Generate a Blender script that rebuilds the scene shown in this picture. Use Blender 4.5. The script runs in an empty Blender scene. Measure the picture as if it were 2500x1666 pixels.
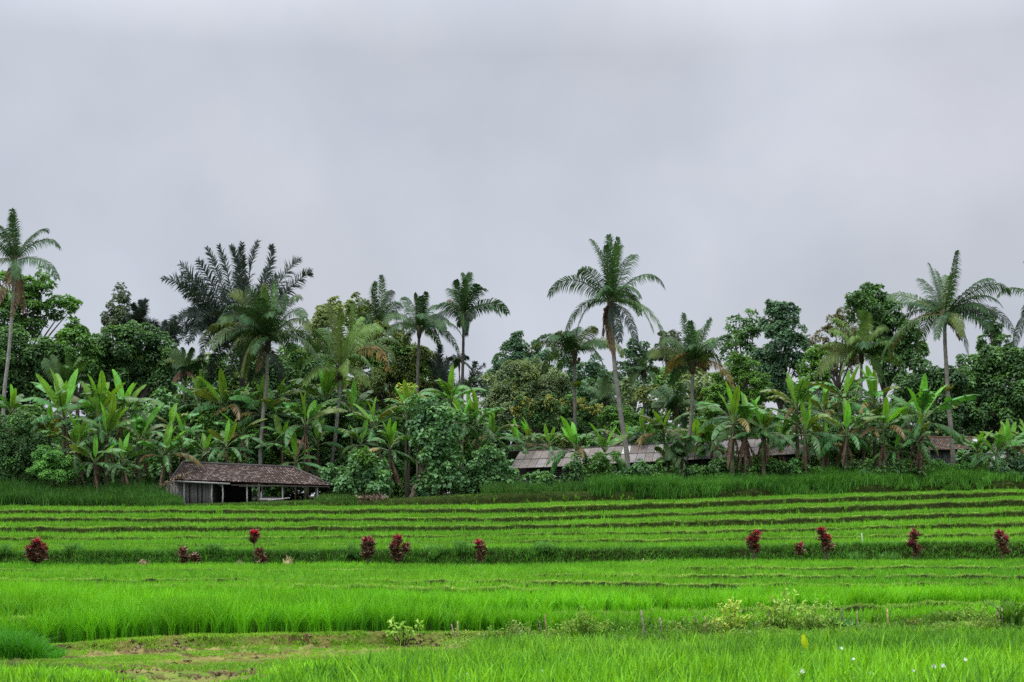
import bpy, math
import numpy as np
from mathutils import Vector

SC = bpy.context.scene
COL = SC.collection
PI = math.pi

# ---------------------------------------------------------------- camera
F, CX, YH = 3472.222, 1250.0, 1225.0          # focal length, centre column and eye level, in photo pixels (2500 wide)
cam_d = bpy.data.cameras.new("camera")
cam_d.sensor_width = 36.0; cam_d.sensor_fit = 'HORIZONTAL'; cam_d.lens = 50.0
cam_d.shift_y = (YH - 833.0) / 2500.0
cam_d.clip_start = 0.1; cam_d.clip_end = 6000.0
cam_d.dof.use_dof = True; cam_d.dof.focus_distance = 95.0; cam_d.dof.aperture_fstop = 4.0
cam = bpy.data.objects.new("camera", cam_d); COL.objects.link(cam)
cam.location = (0, 0, 0); cam.rotation_euler = (PI / 2, 0, 0)
SC.camera = cam

# ---------------------------------------------------------------- sky and sun
SUN_EL, SUN_AZ = math.radians(55), math.radians(-128)   # high, to the left and a little behind the camera
w = bpy.data.worlds.new("World"); SC.world = w; w.use_nodes = True
nt = w.node_tree; nt.nodes.clear()
N = nt.nodes.new; LK = nt.links.new
out = N("ShaderNodeOutputWorld"); bg = N("ShaderNodeBackground"); bg.inputs[1].default_value = 0.1
LK(bg.outputs[0], out.inputs[0])
sky = N("ShaderNodeTexSky"); sky.sky_type = 'NISHITA'; sky.sun_disc = False
sky.sun_elevation = SUN_EL; sky.sun_rotation = SUN_AZ; sky.dust_density = 3.0
tc = N("ShaderNodeTexCoord"); sep = N("ShaderNodeSeparateXYZ"); LK(tc.outputs["Generated"], sep.inputs[0])
# overcast luminance: about three times brighter overhead than at the horizon
mr = N("ShaderNodeMapRange"); mr.inputs[1].default_value = 0.30; mr.inputs[2].default_value = 0.95
mr.inputs[3].default_value = 6.55; mr.inputs[4].default_value = 33.0
LK(sep.outputs[2], mr.inputs[0])
mp = N("ShaderNodeMapping"); mp.inputs["Scale"].default_value = (1.0, 1.0, 1.1)
mp.inputs["Rotation"].default_value = (0.0, math.radians(18), 0.0); mp.inputs["Location"].default_value = (3.1, 0.4, 1.7)
LK(tc.outputs["Generated"], mp.inputs[0])
n1 = N("ShaderNodeTexNoise"); n1.inputs["Scale"].default_value = 4.2; n1.inputs["Detail"].default_value = 6.0
n1.inputs["Roughness"].default_value = 0.5; n1.inputs["Distortion"].default_value = 0.5
LK(mp.outputs[0], n1.inputs["Vector"])
cr = N("ShaderNodeValToRGB")
cr.color_ramp.elements[0].position = 0.30; cr.color_ramp.elements[0].color = (0.83, 0.905, 1.03, 1)
cr.color_ramp.elements[1].position = 0.70; cr.color_ramp.elements[1].color = (0.97, 0.995, 1.095, 1)
LK(n1.outputs["Fac"], cr.inputs[0])
n2 = N("ShaderNodeTexNoise"); n2.inputs["Scale"].default_value = 5.5; n2.inputs["Detail"].default_value = 9.0
n2.inputs["Roughness"].default_value = 0.5
mp2 = N("ShaderNodeMapping"); mp2.inputs["Location"].default_value = (7.0, 2.0, 5.0); mp2.inputs["Scale"].default_value = (1.0, 1.0, 1.05)
LK(tc.outputs["Generated"], mp2.inputs[0]); LK(mp2.outputs[0], n2.inputs["Vector"])
mr2 = N("ShaderNodeMapRange"); mr2.inputs[1].default_value = 0.3; mr2.inputs[2].default_value = 0.7
mr2.inputs[3].default_value = 0.92; mr2.inputs[4].default_value = 1.11
LK(n2.outputs["Fac"], mr2.inputs[0])
m1 = N("ShaderNodeMath"); m1.operation = 'MULTIPLY'; LK(mr.outputs[0], m1.inputs[0]); LK(mr2.outputs[0], m1.inputs[1])
vm = N("ShaderNodeVectorMath"); vm.operation = 'SCALE'; LK(cr.outputs[0], vm.inputs[0]); LK(m1.outputs[0], vm.inputs["Scale"])
mx = N("ShaderNodeMixRGB"); mx.inputs[0].default_value = 0.94
LK(sky.outputs[0], mx.inputs[1]); LK(vm.outputs[0], mx.inputs[2]); LK(mx.outputs[0], bg.inputs[0])

sun_d = bpy.data.lights.new("sun", 'SUN'); sun_d.energy = 1.5; sun_d.angle = math.radians(14); sun_d.color = (1.0, 0.96, 0.88)
sun = bpy.data.objects.new("sun", sun_d); COL.objects.link(sun)
sv = Vector((math.sin(SUN_AZ) * math.cos(SUN_EL), math.cos(SUN_AZ) * math.cos(SUN_EL), math.sin(SUN_EL)))
sun.rotation_euler = sv.to_track_quat('Z', 'Y').to_euler(); sun.location = sv * 60

SC.view_settings.view_transform = 'Standard'; SC.view_settings.look = 'None'
SC.view_settings.exposure = 0.0; SC.view_settings.gamma = 1.0; SC.view_settings.use_curve_mapping = False
SC.cycles.use_denoising = False
SC.cycles.max_bounces = 6; SC.cycles.diffuse_bounces = 4; SC.cycles.glossy_bounces = 2
SC.cycles.transmission_bounces = 4; SC.cycles.transparent_max_bounces = 4; SC.cycles.volume_bounces = 1

# ---------------------------------------------------------------- helpers
def P(px, py, Y):
    return np.array([(px - CX) * Y / F, Y, -(py - YH) * Y / F])

def rng_of(*k):
    s = 7
    for ch in "|".join(str(a) for a in k): s = (s * 131 + ord(ch)) % (2 ** 31 - 1)
    return np.random.default_rng(s)

def nrm(a):
    a = np.asarray(a, float)
    return a / np.maximum(np.linalg.norm(a, axis=-1, keepdims=True), 1e-9)

def wav(x, y, k=1.0, s=0.0):
    """smooth wandering value in about -1..1"""
    return (np.sin(x * 0.31 * k + 1.3 + s) * np.cos(y * 0.27 * k + 0.4 * s) + np.sin(x * 0.83 * k - y * 0.61 * k + 2.1 * s)
            + 0.6 * np.sin(x * 1.9 * k + y * 1.43 * k + s * 3.3)) / 2.4

class MB:
    """collects vertices, tris, quads and a colour per vertex; build() links them as ONE mesh object"""
    def __init__(s): s.V = []; s.T = []; s.Q = []; s.C = []; s.n = 0
    def add(s, V, T=None, Q=None, col=(1, 1, 1)):
        V = np.asarray(V, np.float32).reshape(-1, 3)
        c = np.asarray(col, np.float32)
        if c.ndim == 1: c = np.broadcast_to(c, (len(V), 3))
        s.V.append(V); s.C.append(c)
        if T is not None and len(T): s.T.append(np.asarray(T, np.int64).reshape(-1, 3) + s.n)
        if Q is not None and len(Q): s.Q.append(np.asarray(Q, np.int64).reshape(-1, 4) + s.n)
        s.n += len(V)
    def mesh(s, name, mat, off=(0, 0, 0), smooth=False):
        V = np.concatenate(s.V) - np.asarray(off, np.float32); C = np.concatenate(s.C)
        T = np.concatenate(s.T) if s.T else np.zeros((0, 3), np.int64)
        Q = np.concatenate(s.Q) if s.Q else np.zeros((0, 4), np.int64)
        me = bpy.data.meshes.new(name)
        me.vertices.add(len(V)); me.vertices.foreach_set("co", V.astype(np.float32).ravel())
        loops = np.concatenate([T.ravel(), Q.ravel()]).astype(np.int32)
        me.loops.add(len(loops)); me.loops.foreach_set("vertex_index", loops)
        st = np.concatenate([np.arange(len(T)) * 3, len(T) * 3 + np.arange(len(Q)) * 4]).astype(np.int32)
        me.polygons.add(len(st)); me.polygons.foreach_set("loop_start", st)
        if smooth: me.polygons.foreach_set("use_smooth", np.ones(len(st), bool))
        me.update(calc_edges=True)
        a = me.color_attributes.new("Col", 'FLOAT_COLOR', 'POINT')
        a.data.foreach_set("color", np.concatenate([C, np.ones((len(C), 1), np.float32)], 1).astype(np.float32).ravel())
        me.materials.append(mat)
        return me
    def build(s, name, mat, parent=None, off=(0, 0, 0), smooth=False):
        return link(name, s.mesh(name, mat, off, smooth), parent, (0, 0, 0) if parent else off)

def link(name, me, parent=None, loc=(0, 0, 0)):
    o = bpy.data.objects.new(name, me); COL.objects.link(o)
    if parent: o.parent = parent
    o.location = [float(v) for v in loc]
    return o

LABELS = {}
def tag(o, label, cat, group=None, kind=None):
    o['label'] = label; o['category'] = cat
    if group: o['group'] = group
    if kind: o['kind'] = kind
    n = len(label.split())
    if not 4 <= n <= 16: print("LABEL LENGTH", n, label)
    if label in LABELS: print("SAME LABEL", label)
    LABELS[label] = 1
    return o

def thing(name, label, cat, loc, group=None):
    o = bpy.data.objects.new(name, None); COL.objects.link(o)
    o.location = [float(v) for v in loc]; o.empty_display_size = 0.3
    return tag(o, label, cat, group)

# ---- shape makers
def tube(mb, pts, rad, col, sides=7, cap=True):
    pts = np.asarray(pts, float); n = len(pts)
    rad = np.broadcast_to(np.asarray(rad, float), (n,))
    tg = nrm(np.gradient(pts, axis=0))
    ref = np.where(np.abs(tg[:, 2:3]) > 0.9, np.array([[0, 1.0, 0]]), np.array([[0, 0, 1.0]]))
    a = nrm(np.cross(tg, ref)); b = np.cross(tg, a)
    ang = np.linspace(0, 2 * PI, sides, endpoint=False)
    V = pts[:, None] + rad[:, None, None] * (np.cos(ang)[None, :, None] * a[:, None] + np.sin(ang)[None, :, None] * b[:, None])
    i = np.arange(n - 1)[:, None] * sides; j = np.arange(sides)[None]; j2 = (j + 1) % sides
    Q = np.stack([i + j, i + j2, i + sides + j2, i + sides + j], -1).reshape(-1, 4)
    V = V.reshape(-1, 3); T = []
    if cap:
        V = np.concatenate([V, pts[:1], pts[-1:]])
        c0, c1 = n * sides, n * sides + 1
        for k in range(sides):
            k2 = (k + 1) % sides
            T += [(c0, k2, k), (c1, (n - 1) * sides + k, (n - 1) * sides + k2)]
    c = np.asarray(col, float)
    if c.ndim == 2:
        c = np.repeat(c, sides, 0)
        if cap: c = np.concatenate([c, c[:1], c[-1:]])
    mb.add(V, T, Q, c)

def box(mb, lo, hi, col):
    x0, y0, z0 = lo; x1, y1, z1 = hi
    V = [(x0, y0, z0), (x1, y0, z0), (x1, y1, z0), (x0, y1, z0), (x0, y0, z1), (x1, y0, z1), (x1, y1, z1), (x0, y1, z1)]
    mb.add(V, None, [(0, 3, 2, 1), (4, 5, 6, 7), (0, 1, 5, 4), (1, 2, 6, 5), (2, 3, 7, 6), (3, 0, 4, 7)], col)

def bar(mb, a, b, w, h, col):
    """a beam of rectangular section from a to b"""
    a = np.asarray(a, float); b = np.asarray(b, float); t = nrm(b - a)
    ref = np.array([0, 0, 1.0]) if abs(t[2]) < 0.9 else np.array([0, 1.0, 0])
    s = nrm(np.cross(t, ref)) * w / 2; u = nrm(np.cross(s, t)) * h / 2
    V = [p + i * s + j * u for p in (a, b) for i, j in ((-1, -1), (1, -1), (1, 1), (-1, 1))]
    mb.add(V, None, [(0, 1, 2, 3), (7, 6, 5, 4), (0, 4, 5, 1), (1, 5, 6, 2), (2, 6, 7, 3), (3, 7, 4, 0)], col)

def leaves(mb, c, ax, nm, ln, wd, col, fold=0.18):
    """pointed leaves: axis ax, face normal nm"""
    n = len(c); ax = nrm(ax); sd = nrm(np.cross(nm, ax)); nn = np.cross(ax, sd)
    ln = np.broadcast_to(ln, (n,))[:, None]; wd = np.broadcast_to(wd, (n,))[:, None]
    b = c; l = c + ax * ln * 0.45 + sd * wd * 0.5 + nn * wd * fold; r = c + ax * ln * 0.45 - sd * wd * 0.5 + nn * wd * fold
    t = c + ax * ln - nn * ln * 0.12
    V = np.stack([b, r, t, l], 1).reshape(-1, 3)
    i = np.arange(n)[:, None] * 4
    T = np.concatenate([i + [0, 1, 2], i + [0, 2, 3]])
    mb.add(V, T, None, np.repeat(np.broadcast_to(col, (n, 3)), 4, 0))

def blades(mb, base, az, h, lean, wd, segs, col, bend=0.35, tipcol=None):
    """grass blades: base points, heading, height, sideways reach, width"""
    n = len(base)
    if n == 0: return
    h = np.broadcast_to(h, (n,)); lean = np.broadcast_to(lean, (n,)); wd = np.broadcast_to(wd, (n,))
    d = np.stack([np.cos(az), np.sin(az), np.zeros(n)], 1)
    wa = az + PI / 2 + np.sin(np.arange(n) * 12.9898) * 0.9
    wv = np.stack([np.cos(wa), np.sin(wa), np.zeros(n)], 1)
    rows = []; cs = []
    col = np.broadcast_to(col, (n, 3))
    for k in range(segs + 1):
        s = k / segs
        p = base + d * (lean * s ** 1.8)[:, None] + np.array([0, 0, 1.0]) * (h * (s - bend * s * s * np.clip(lean / np.maximum(h, 1e-3), 0, 1.2)))[:, None]
        cc = col if tipcol is None else col * (1 - s * 0.6) + tipcol * (s * 0.6)
        if k < segs:
            ww = (wd * (0.5 if k == 0 else 1 - 0.55 * s ** 2))[:, None] * 0.5
            rows += [p - wv * ww, p + wv * ww]; cs += [cc, cc]
        else:
            rows.append(p); cs.append(cc)
    m = len(rows); V = np.stack(rows, 1).reshape(-1, 3); C = np.stack(cs, 1).reshape(-1, 3)
    i = np.arange(n)[:, None] * m
    Q = [i + [2 * k, 2 * k + 1, 2 * k + 3, 2 * k + 2] for k in range(segs - 1)]
    T = i + [2 * segs - 2, 2 * segs - 1, 2 * segs]
    mb.add(V, T, np.concatenate(Q) if Q else None, C)

# ---------------------------------------------------------------- materials
def new_mat(name):
    m = bpy.data.materials.new(name); m.use_nodes = True; m.node_tree.nodes.clear()
    return m, m.node_tree.nodes.new, m.node_tree.links.new

def leaf_mat(name, rough=0.45, trans=0.3, spec=0.5, tint=(1.25, 1.15, 0.6), objvar=0.0, nscale=3.0):
    """foliage: colour from the leaf's own Col, some light let through"""
    m, N, L = new_mat(name)
    o = N("ShaderNodeOutputMaterial"); at = N("ShaderNodeVertexColor"); at.layer_name = "Col"
    geo = N("ShaderNodeNewGeometry"); nz = N("ShaderNodeTexNoise"); nz.inputs["Scale"].default_value = nscale; nz.inputs["Detail"].default_value = 3.0
    L(geo.outputs["Position"], nz.inputs["Vector"])
    hs = N("ShaderNodeHueSaturation"); L(at.outputs[0], hs.inputs["Color"])
    r = N("ShaderNodeMapRange"); r.inputs[1].default_value = 0.3; r.inputs[2].default_value = 0.7; r.inputs[3].default_value = 0.8; r.inputs[4].default_value = 1.25
    L(nz.outputs["Fac"], r.inputs[0])
    if objvar:
        oi = N("ShaderNodeObjectInfo")
        r2 = N("ShaderNodeMapRange"); r2.inputs[3].default_value = 1 - objvar; r2.inputs[4].default_value = 1 + objvar; L(oi.outputs["Random"], r2.inputs[0])
        mu = N("ShaderNodeMath"); mu.operation = 'MULTIPLY'; L(r.outputs[0], mu.inputs[0]); L(r2.outputs[0], mu.inputs[1]); L(mu.outputs[0], hs.inputs["Value"])
        r3 = N("ShaderNodeMapRange"); r3.inputs[3].default_value = 0.5 - objvar * 0.08; r3.inputs[4].default_value = 0.5 + objvar * 0.05; L(oi.outputs["Random"], r3.inputs[0])
        L(r3.outputs[0], hs.inputs["Hue"])
    else:
        L(r.outputs[0], hs.inputs["Value"])
    b = N("ShaderNodeBsdfPrincipled"); L(hs.outputs[0], b.inputs["Base Color"])
    b.inputs["Roughness"].default_value = rough; b.inputs["Specular IOR Level"].default_value = spec
    if trans > 0:
        t = N("ShaderNodeBsdfTranslucent"); mt = N("ShaderNodeMixRGB"); mt.blend_type = 'MULTIPLY'; mt.inputs[0].default_value = 1.0
        mt.inputs[2].default_value = (*tint, 1); L(hs.outputs[0], mt.inputs[1]); L(mt.outputs[0], t.inputs[0])
        ms = N("ShaderNodeMixShader"); ms.inputs[0].default_value = trans
        L(b.outputs[0], ms.inputs[1]); L(t.outputs[0], ms.inputs[2]); L(ms.outputs[0], o.inputs[0])
    else:
        L(b.outputs[0], o.inputs[0])
    return m

def solid_mat(name, rough=0.8, nscale=6.0, lo=0.65, hi=1.3, bump=0.3, stretch=(1, 1, 1), spec=0.3):
    """bark, timber, tile, soil: Col broken up by noise, with bump"""
    m, N, L = new_mat(name)
    o = N("ShaderNodeOutputMaterial"); at = N("ShaderNodeVertexColor"); at.layer_name = "Col"
    tcn = N("ShaderNodeTexCoord"); mpn = N("ShaderNodeMapping"); mpn.inputs["Scale"].default_value = stretch
    L(tcn.outputs["Object"], mpn.inputs[0])
    nz = N("ShaderNodeTexNoise"); nz.inputs["Scale"].default_value = nscale; nz.inputs["Detail"].default_value = 6.0; nz.inputs["Roughness"].default_value = 0.65
    L(mpn.outputs[0], nz.inputs["Vector"])
    r = N("ShaderNodeMapRange"); r.inputs[1].default_value = 0.28; r.inputs[2].default_value = 0.72; r.inputs[3].default_value = lo; r.inputs[4].default_value = hi
    L(nz.outputs["Fac"], r.inputs[0])
    vmn = N("ShaderNodeVectorMath"); vmn.operation = 'SCALE'; L(at.outputs[0], vmn.inputs[0]); L(r.outputs[0], vmn.inputs["Scale"])
    b = N("ShaderNodeBsdfPrincipled"); L(vmn.outputs[0], b.inputs["Base Color"]); b.inputs["Roughness"].default_value = rough
    b.inputs["Specular IOR Level"].default_value = spec
    if bump:
        bp = N("ShaderNodeBump"); bp.inputs["Strength"].default_value = bump; bp.inputs["Distance"].default_value = 0.05
        L(nz.outputs["Fac"], bp.inputs["Height"]); L(bp.outputs[0], b.inputs["Normal"])
    L(b.outputs[0], o.inputs[0])
    return m

M_RICE = leaf_mat("rice_leaf", 0.55, 0.38, 0.22, (1.25, 1.1, 0.5), 0, 0.35)
M_GRASS = leaf_mat("grass_leaf", 0.55, 0.35, 0.22, (1.2, 1.1, 0.5), 0, 0.8)
M_TREE = leaf_mat("tree_leaf", 0.45, 0.3, 0.3, (1.2, 1.15, 0.5), 0, 0.6)
M_PALM = leaf_mat("palm_leaflet", 0.5, 0.22, 0.16, (1.2, 1.15, 0.5), 0.12, 1.2)
M_BAN = leaf_mat("banana_leaf", 0.4, 0.25, 0.45, (1.3, 1.15, 0.4), 0.28, 1.5)
M_BANY = leaf_mat("young_banana_leaf", 0.42, 0.4, 0.35, (1.3, 1.1, 0.4), 0.3, 1.5)
M_DEAD = leaf_mat("dry_leaf", 0.8, 0.15, 0.2, (1.2, 1.0, 0.7), 0.3, 3.0)
M_RED = leaf_mat("red_leaf", 0.4, 0.2, 0.5, (1.3, 0.8, 0.8), 0.1, 4.0)
M_PETAL = leaf_mat("white_petal", 0.6, 0.25, 0.3, (1, 1, 1), 0, 4.0)
M_BARK = solid_mat("bark", 0.85, 5.0, 0.55, 1.35, 0.6, (1, 1, 3.0))
M_STEM = solid_mat("banana_stem", 0.75, 3.0, 0.6, 1.3, 0.3, (3, 3, 0.6))
M_WOOD = solid_mat("weathered_wood", 0.8, 4.0, 0.6, 1.25, 0.3, (4, 4, 1))
M_SOIL = solid_mat("soil", 1.0, 2.2, 0.55, 1.4, 0.8, (1, 1, 1), 0.03)
M_TILE = solid_mat("roof_tile", 0.75, 2.5, 0.6, 1.4, 0.2)
M_SHEET = solid_mat("fibre_cement_sheet", 0.7, 1.3, 0.65, 1.25, 0.1, (1, 1, 1))
M_PLASTER = solid_mat("whitewash", 0.85, 1.5, 0.8, 1.08, 0.1)
# ---------------------------------------------------------------- terrain: terraces stepping up away from the camera
PXS = np.array([0, 450, 850, 1250, 1700, 2000, 2500], float)
def ZPY(Y, py): return -(np.asarray(py, float) - YH) * np.asarray(Y, float) / F
LINES = []   # (name, Y at PXS, z at PXS of the upper edge, dip of the field behind it, z at PXS of the bank foot or None)
def line(name, Y, py=None, z=None, dip=0.07, foot=None):
    Y = np.broadcast_to(np.asarray(Y, float), (7,)).copy()
    Z = ZPY(Y, py) if z is None else np.broadcast_to(np.asarray(z, float), (7,)).copy()
    LINES.append((name, Y, Z, dip, foot))
line("near", 1.5, z=-1.65, dip=0)
line("near", 8, z=-1.85, dip=0)
line("near", 15, z=-2.3, dip=0)
line("near", 22, z=-2.79, dip=0)
line("near", 28, z=-3.2, dip=0)
bundY = np.array([33, 34, 34.6, 34.6, 35, 36, 38.])
line("path", bundY - 0.9, np.array([1606, 1588, 1586, 1582, 1578, 1565, 1545]), dip=0)
line("bund", bundY, [1588, 1557, 1548, 1545, 1540, 1530, 1512], dip=0.06)
line("mid", bundY + 2.5, [1514, 1506, 1501, 1500, 1493, 1484, 1470], dip=0.05)
line("mid", [43, 43, 42.5, 42, 42.5, 43, 44], [1432, 1432, 1432, 1440, 1450, 1447, 1446], dip=0.2)
line("mid", [47, 47, 47, 46.5, 46.5, 47, 47.5], [1416, 1416, 1418, 1420, 1427, 1428, 1427], dip=0.15)
line("mid", 51, [1408, 1408, 1408, 1405, 1406, 1406, 1406], dip=0.15)
line("mid", 56, [1393, 1393, 1394, 1396, 1387, 1386, 1384], dip=0.16)
line("bank", [63, 63, 63, 63, 63.5, 64, 64.5], [1350, 1349, 1347, 1343, 1340, 1334, 1325])
line("up", [68, 68, 68.5, 69, 69.5, 70, 71], [1335, 1333, 1329, 1322, 1317, 1312, 1303])
line("up", [73, 73, 73, 73.5, 75, 76, 77], [1314, 1313, 1311, 1305, 1298, 1290, 1275])
line("up", [78, 78, 78, 78, 80, 81, 83], [1287, 1287, 1286, 1284, 1272, 1264, 1248])
line("up", [83, 83, 83, 83, 86, 87, 90], [1264, 1265, 1265, 1264, 1251, 1238, 1220])
line("up", [88, 88, 88, 89, 92, 94, 98], [1246, 1245, 1245, 1241, 1226, 1215, 1200])
line("edge", [93, 94, 96, 97, 99, 102, 105], [1238, 1236, 1226, 1207, 1198, 1188, 1173], dip=0)
line("forest", 130, z=[0.0, 0.1, 0.6, 0.9, 1.1, 1.6, 2.2], dip=0)
line("forest", 240, z=[0.4, 0.4, 0.9, 1.2, 1.4, 1.8, 2.2], dip=0)
line("far", 500, z=0, dip=0)
line("far", 1500, z=-2, dip=0)

def prof(px):
    """rows of the cross-section at columns px: list of (Y, z, zone)"""
    R = []
    def I(a): return np.interp(px, PXS, a)
    n = len(LINES)
    for k, (nm, Y, Z, dip, foot) in enumerate(LINES):
        Yk, Zk = I(Y), I(Z)
        wob = 0.0
        if nm in ("mid", "up", "bank", "edge"):
            wob = 0.45 * wav(px * 0.022, Yk * 0 + k * 5.0, 1.0, k * 1.7) + 0.16 * wav(px * 0.09, Yk * 0 + k * 3.0, 1.0, k)
            if nm in ("up", "mid"): Zk = Zk + 0.05 * wav(px * 0.045, Yk * 0 + k * 2.0, 1.0, k * 0.9) + 0.03 * wav(px * 0.17, Yk * 0, 1.0, k)
        elif nm == "bund": wob = 0.12 * wav(px * 0.03, Yk * 0, 1.0, 2.0)
        Yk = Yk + wob
        if dip:
            wb = {"bank": 0.8, "bund": 0.75}.get(nm, 0.4)
            zf = I(LINES[k - 1][2]) - LINES[k - 1][3]                  # field in front of this bank
            lo = min(0.3, 0.35) if nm != "bund" else 0.15
            if LINES[k - 1][0] == "near" or LINES[k - 1][0] == "path": zf = I(LINES[k - 1][2])
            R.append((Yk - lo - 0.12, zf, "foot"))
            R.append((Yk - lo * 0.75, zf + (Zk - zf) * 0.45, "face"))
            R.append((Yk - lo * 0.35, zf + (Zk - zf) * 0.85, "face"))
            R.append((Yk, Zk, "top"))
            R.append((Yk + wb * 0.7, Zk - 0.01, "top"))
            R.append((Yk + wb, Zk - dip, "field"))
        else:
            if nm == "edge":
                zf = I(LINES[k - 1][2]) - LINES[k - 1][3]
                R.append((Yk - 0.5, zf, "foot"))
                R.append((Yk - 0.25, zf + (Zk - zf) * 0.6, "face"))
            R.append((Yk, Zk, nm))
    return R

def gz(px, Y):
    """ground height under column px at distance Y"""
    px = np.atleast_1d(np.asarray(px, float)); Y = np.atleast_1d(np.asarray(Y, float)); px, Y = np.broadcast_arrays(px, Y)
    R = prof(px); z = R[0][1] * 1.0
    for a, b in zip(R[:-1], R[1:]):
        t = np.clip((Y - a[0]) / np.maximum(b[0] - a[0], 1e-6), 0, 1)
        z = np.where(Y >= a[0], a[1] + (b[1] - a[1]) * t, z)
    return z
def gzs(px, Y): return float(gz(px, Y)[0])
def ground(px, Y): return np.array([(px - CX) * Y / F, Y, gzs(px, Y)])

pxs = np.concatenate([np.arange(-6000, -900, 300), np.arange(-900, 3400, 6), np.arange(3400, 8600, 300)]).astype(float)
R = prof(pxs); rows = []; cols = []
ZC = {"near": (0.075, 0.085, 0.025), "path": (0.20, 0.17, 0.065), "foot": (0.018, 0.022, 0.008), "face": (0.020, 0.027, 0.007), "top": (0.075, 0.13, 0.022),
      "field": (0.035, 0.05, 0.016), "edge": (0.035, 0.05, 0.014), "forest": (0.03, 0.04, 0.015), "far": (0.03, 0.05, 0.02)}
zones = []
for a, b in zip(R[:-1], R[1:]):
    gap = float(np.mean(b[0] - a[0])); m = max(1, min(30, int(gap / (0.3 if a[2] in ('near', 'path') and float(np.mean(a[0])) > 20 else 0.9))))
    for q in range(m):
        t = q / m; Yr = a[0] + (b[0] - a[0]) * t; zr = a[1] + (b[1] - a[1]) * t
        rows.append((Yr, zr)); zones.append(a[2] if t < 0.5 or a[2] == "field" else b[2])
rows.append((R[-1][0], R[-1][1])); zones.append("far")
Vg = []; Cg = []
gr = rng_of("ground")
for (Yr, zr), zn in zip(rows, zones):
    Yr = np.broadcast_to(Yr, pxs.shape); x = (pxs - CX) * Yr / F
    inn = (np.abs(pxs - 1250) < 2100)
    amp = {"path": 0.10, "face": 0.05, "top": 0.035, "near": 0.06}.get(zn, 0.01)
    z = zr + np.where(inn & (Yr < 120), amp * wav(x * 3.1, Yr * 3.7, 1.3, 1.0) + gr.normal(0, amp * 0.35, len(x)), 0)
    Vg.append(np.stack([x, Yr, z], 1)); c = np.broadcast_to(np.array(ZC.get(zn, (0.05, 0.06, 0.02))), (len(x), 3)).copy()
    if zn in ("near", "path", "foot", "face", "top"):
        # trodden straw and bare earth on the field path, left and middle of the foreground
        bare = np.exp(-((pxs - 520) / 420) ** 4) * np.exp(-((Yr - 31.5) / 4.2) ** 4)
        bare = np.maximum(bare, 0.95 * np.exp(-((pxs - 470) / 230) ** 4) * np.exp(-((Yr - 25.0) / 4.8) ** 4))
        bare = np.maximum(bare, np.exp(-((pxs - 800) / 620) ** 4) * np.exp(-((Yr - 33.8) / 1.6) ** 4))
        bare = np.clip(bare * (1.0 + 0.5 * wav(x * 2.3, Yr * 2.9, 1.0, 4.0)), 0, 1)[:, None]
        gmix = np.clip(0.45 + 0.7 * wav(x * 1.3, Yr * 1.9, 1.3, 2.0) + 0.3 * wav(x * 4, Yr * 5, 1.7, 2.0), 0, 1)[:, None]
        straw = np.array([0.21, 0.17, 0.06]) * gmix + np.array([0.12, 0.19, 0.03]) * (1 - gmix)
        straw = np.where((wav(x * 2.2, Yr * 3.0, 1.6, 8.0) > 0.42)[:, None], np.array([0.075, 0.05, 0.025]), straw)
        c = c * (1 - bare) + straw * bare
    Cg.append(np.clip(c, 0.004, 1))
nr, ncl = len(rows), len(pxs)
i = np.arange(nr - 1)[:, None] * ncl + np.arange(ncl - 1)[None]
Qg = np.stack([i, i + 1, i + ncl + 1, i + ncl], -1).reshape(-1, 4)
g = MB(); g.add(np.concatenate(Vg), None, Qg, np.concatenate(Cg))
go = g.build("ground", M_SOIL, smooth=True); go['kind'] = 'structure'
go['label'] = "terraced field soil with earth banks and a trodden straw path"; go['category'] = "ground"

# ---------------------------------------------------------------- rice and grasses
def scatter(Y0, Y1, sx, sy, seed, margin=260, jit=0.38):
    r = rng_of("scatter", seed); xs = []; ys = []
    Ys = np.arange(Y0, Y1, sy)
    for Y in Ys:
        x0, x1 = (-margin - CX) * Y / F - 4.5, (2500 + margin - CX) * Y / F + 4.5
        x = np.arange(x0, x1, sx); xs.append(x + r.uniform(-jit, jit, len(x)) * sx); ys.append(Y + r.uniform(-jit, jit, len(x)) * sy)
    x = np.concatenate(xs); Y = np.concatenate(ys)
    return x, Y, x * F / Y + CX

def field_mask(px, Y, k0, k1, g0=0.5, g1=0.55):
    """points on the fields behind lines k0..k1-1, clear of the bank in front and behind"""
    ok = np.zeros(len(px), bool); R = prof(px)
    tops = [i for i, r in enumerate(R) if r[2] == "field"]
    for i in tops[k0:k1]:
        a = R[i][0] + g0 - 0.4; b = R[i + 1][0] - g1 + 0.3 + 0.28 * wav(px * 0.05, Y * 0 + i, 1.0, i) + 0.16 * np.sin(px * 0.21 + i)
        ok |= (Y > a) & (Y < b)
    return ok

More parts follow.
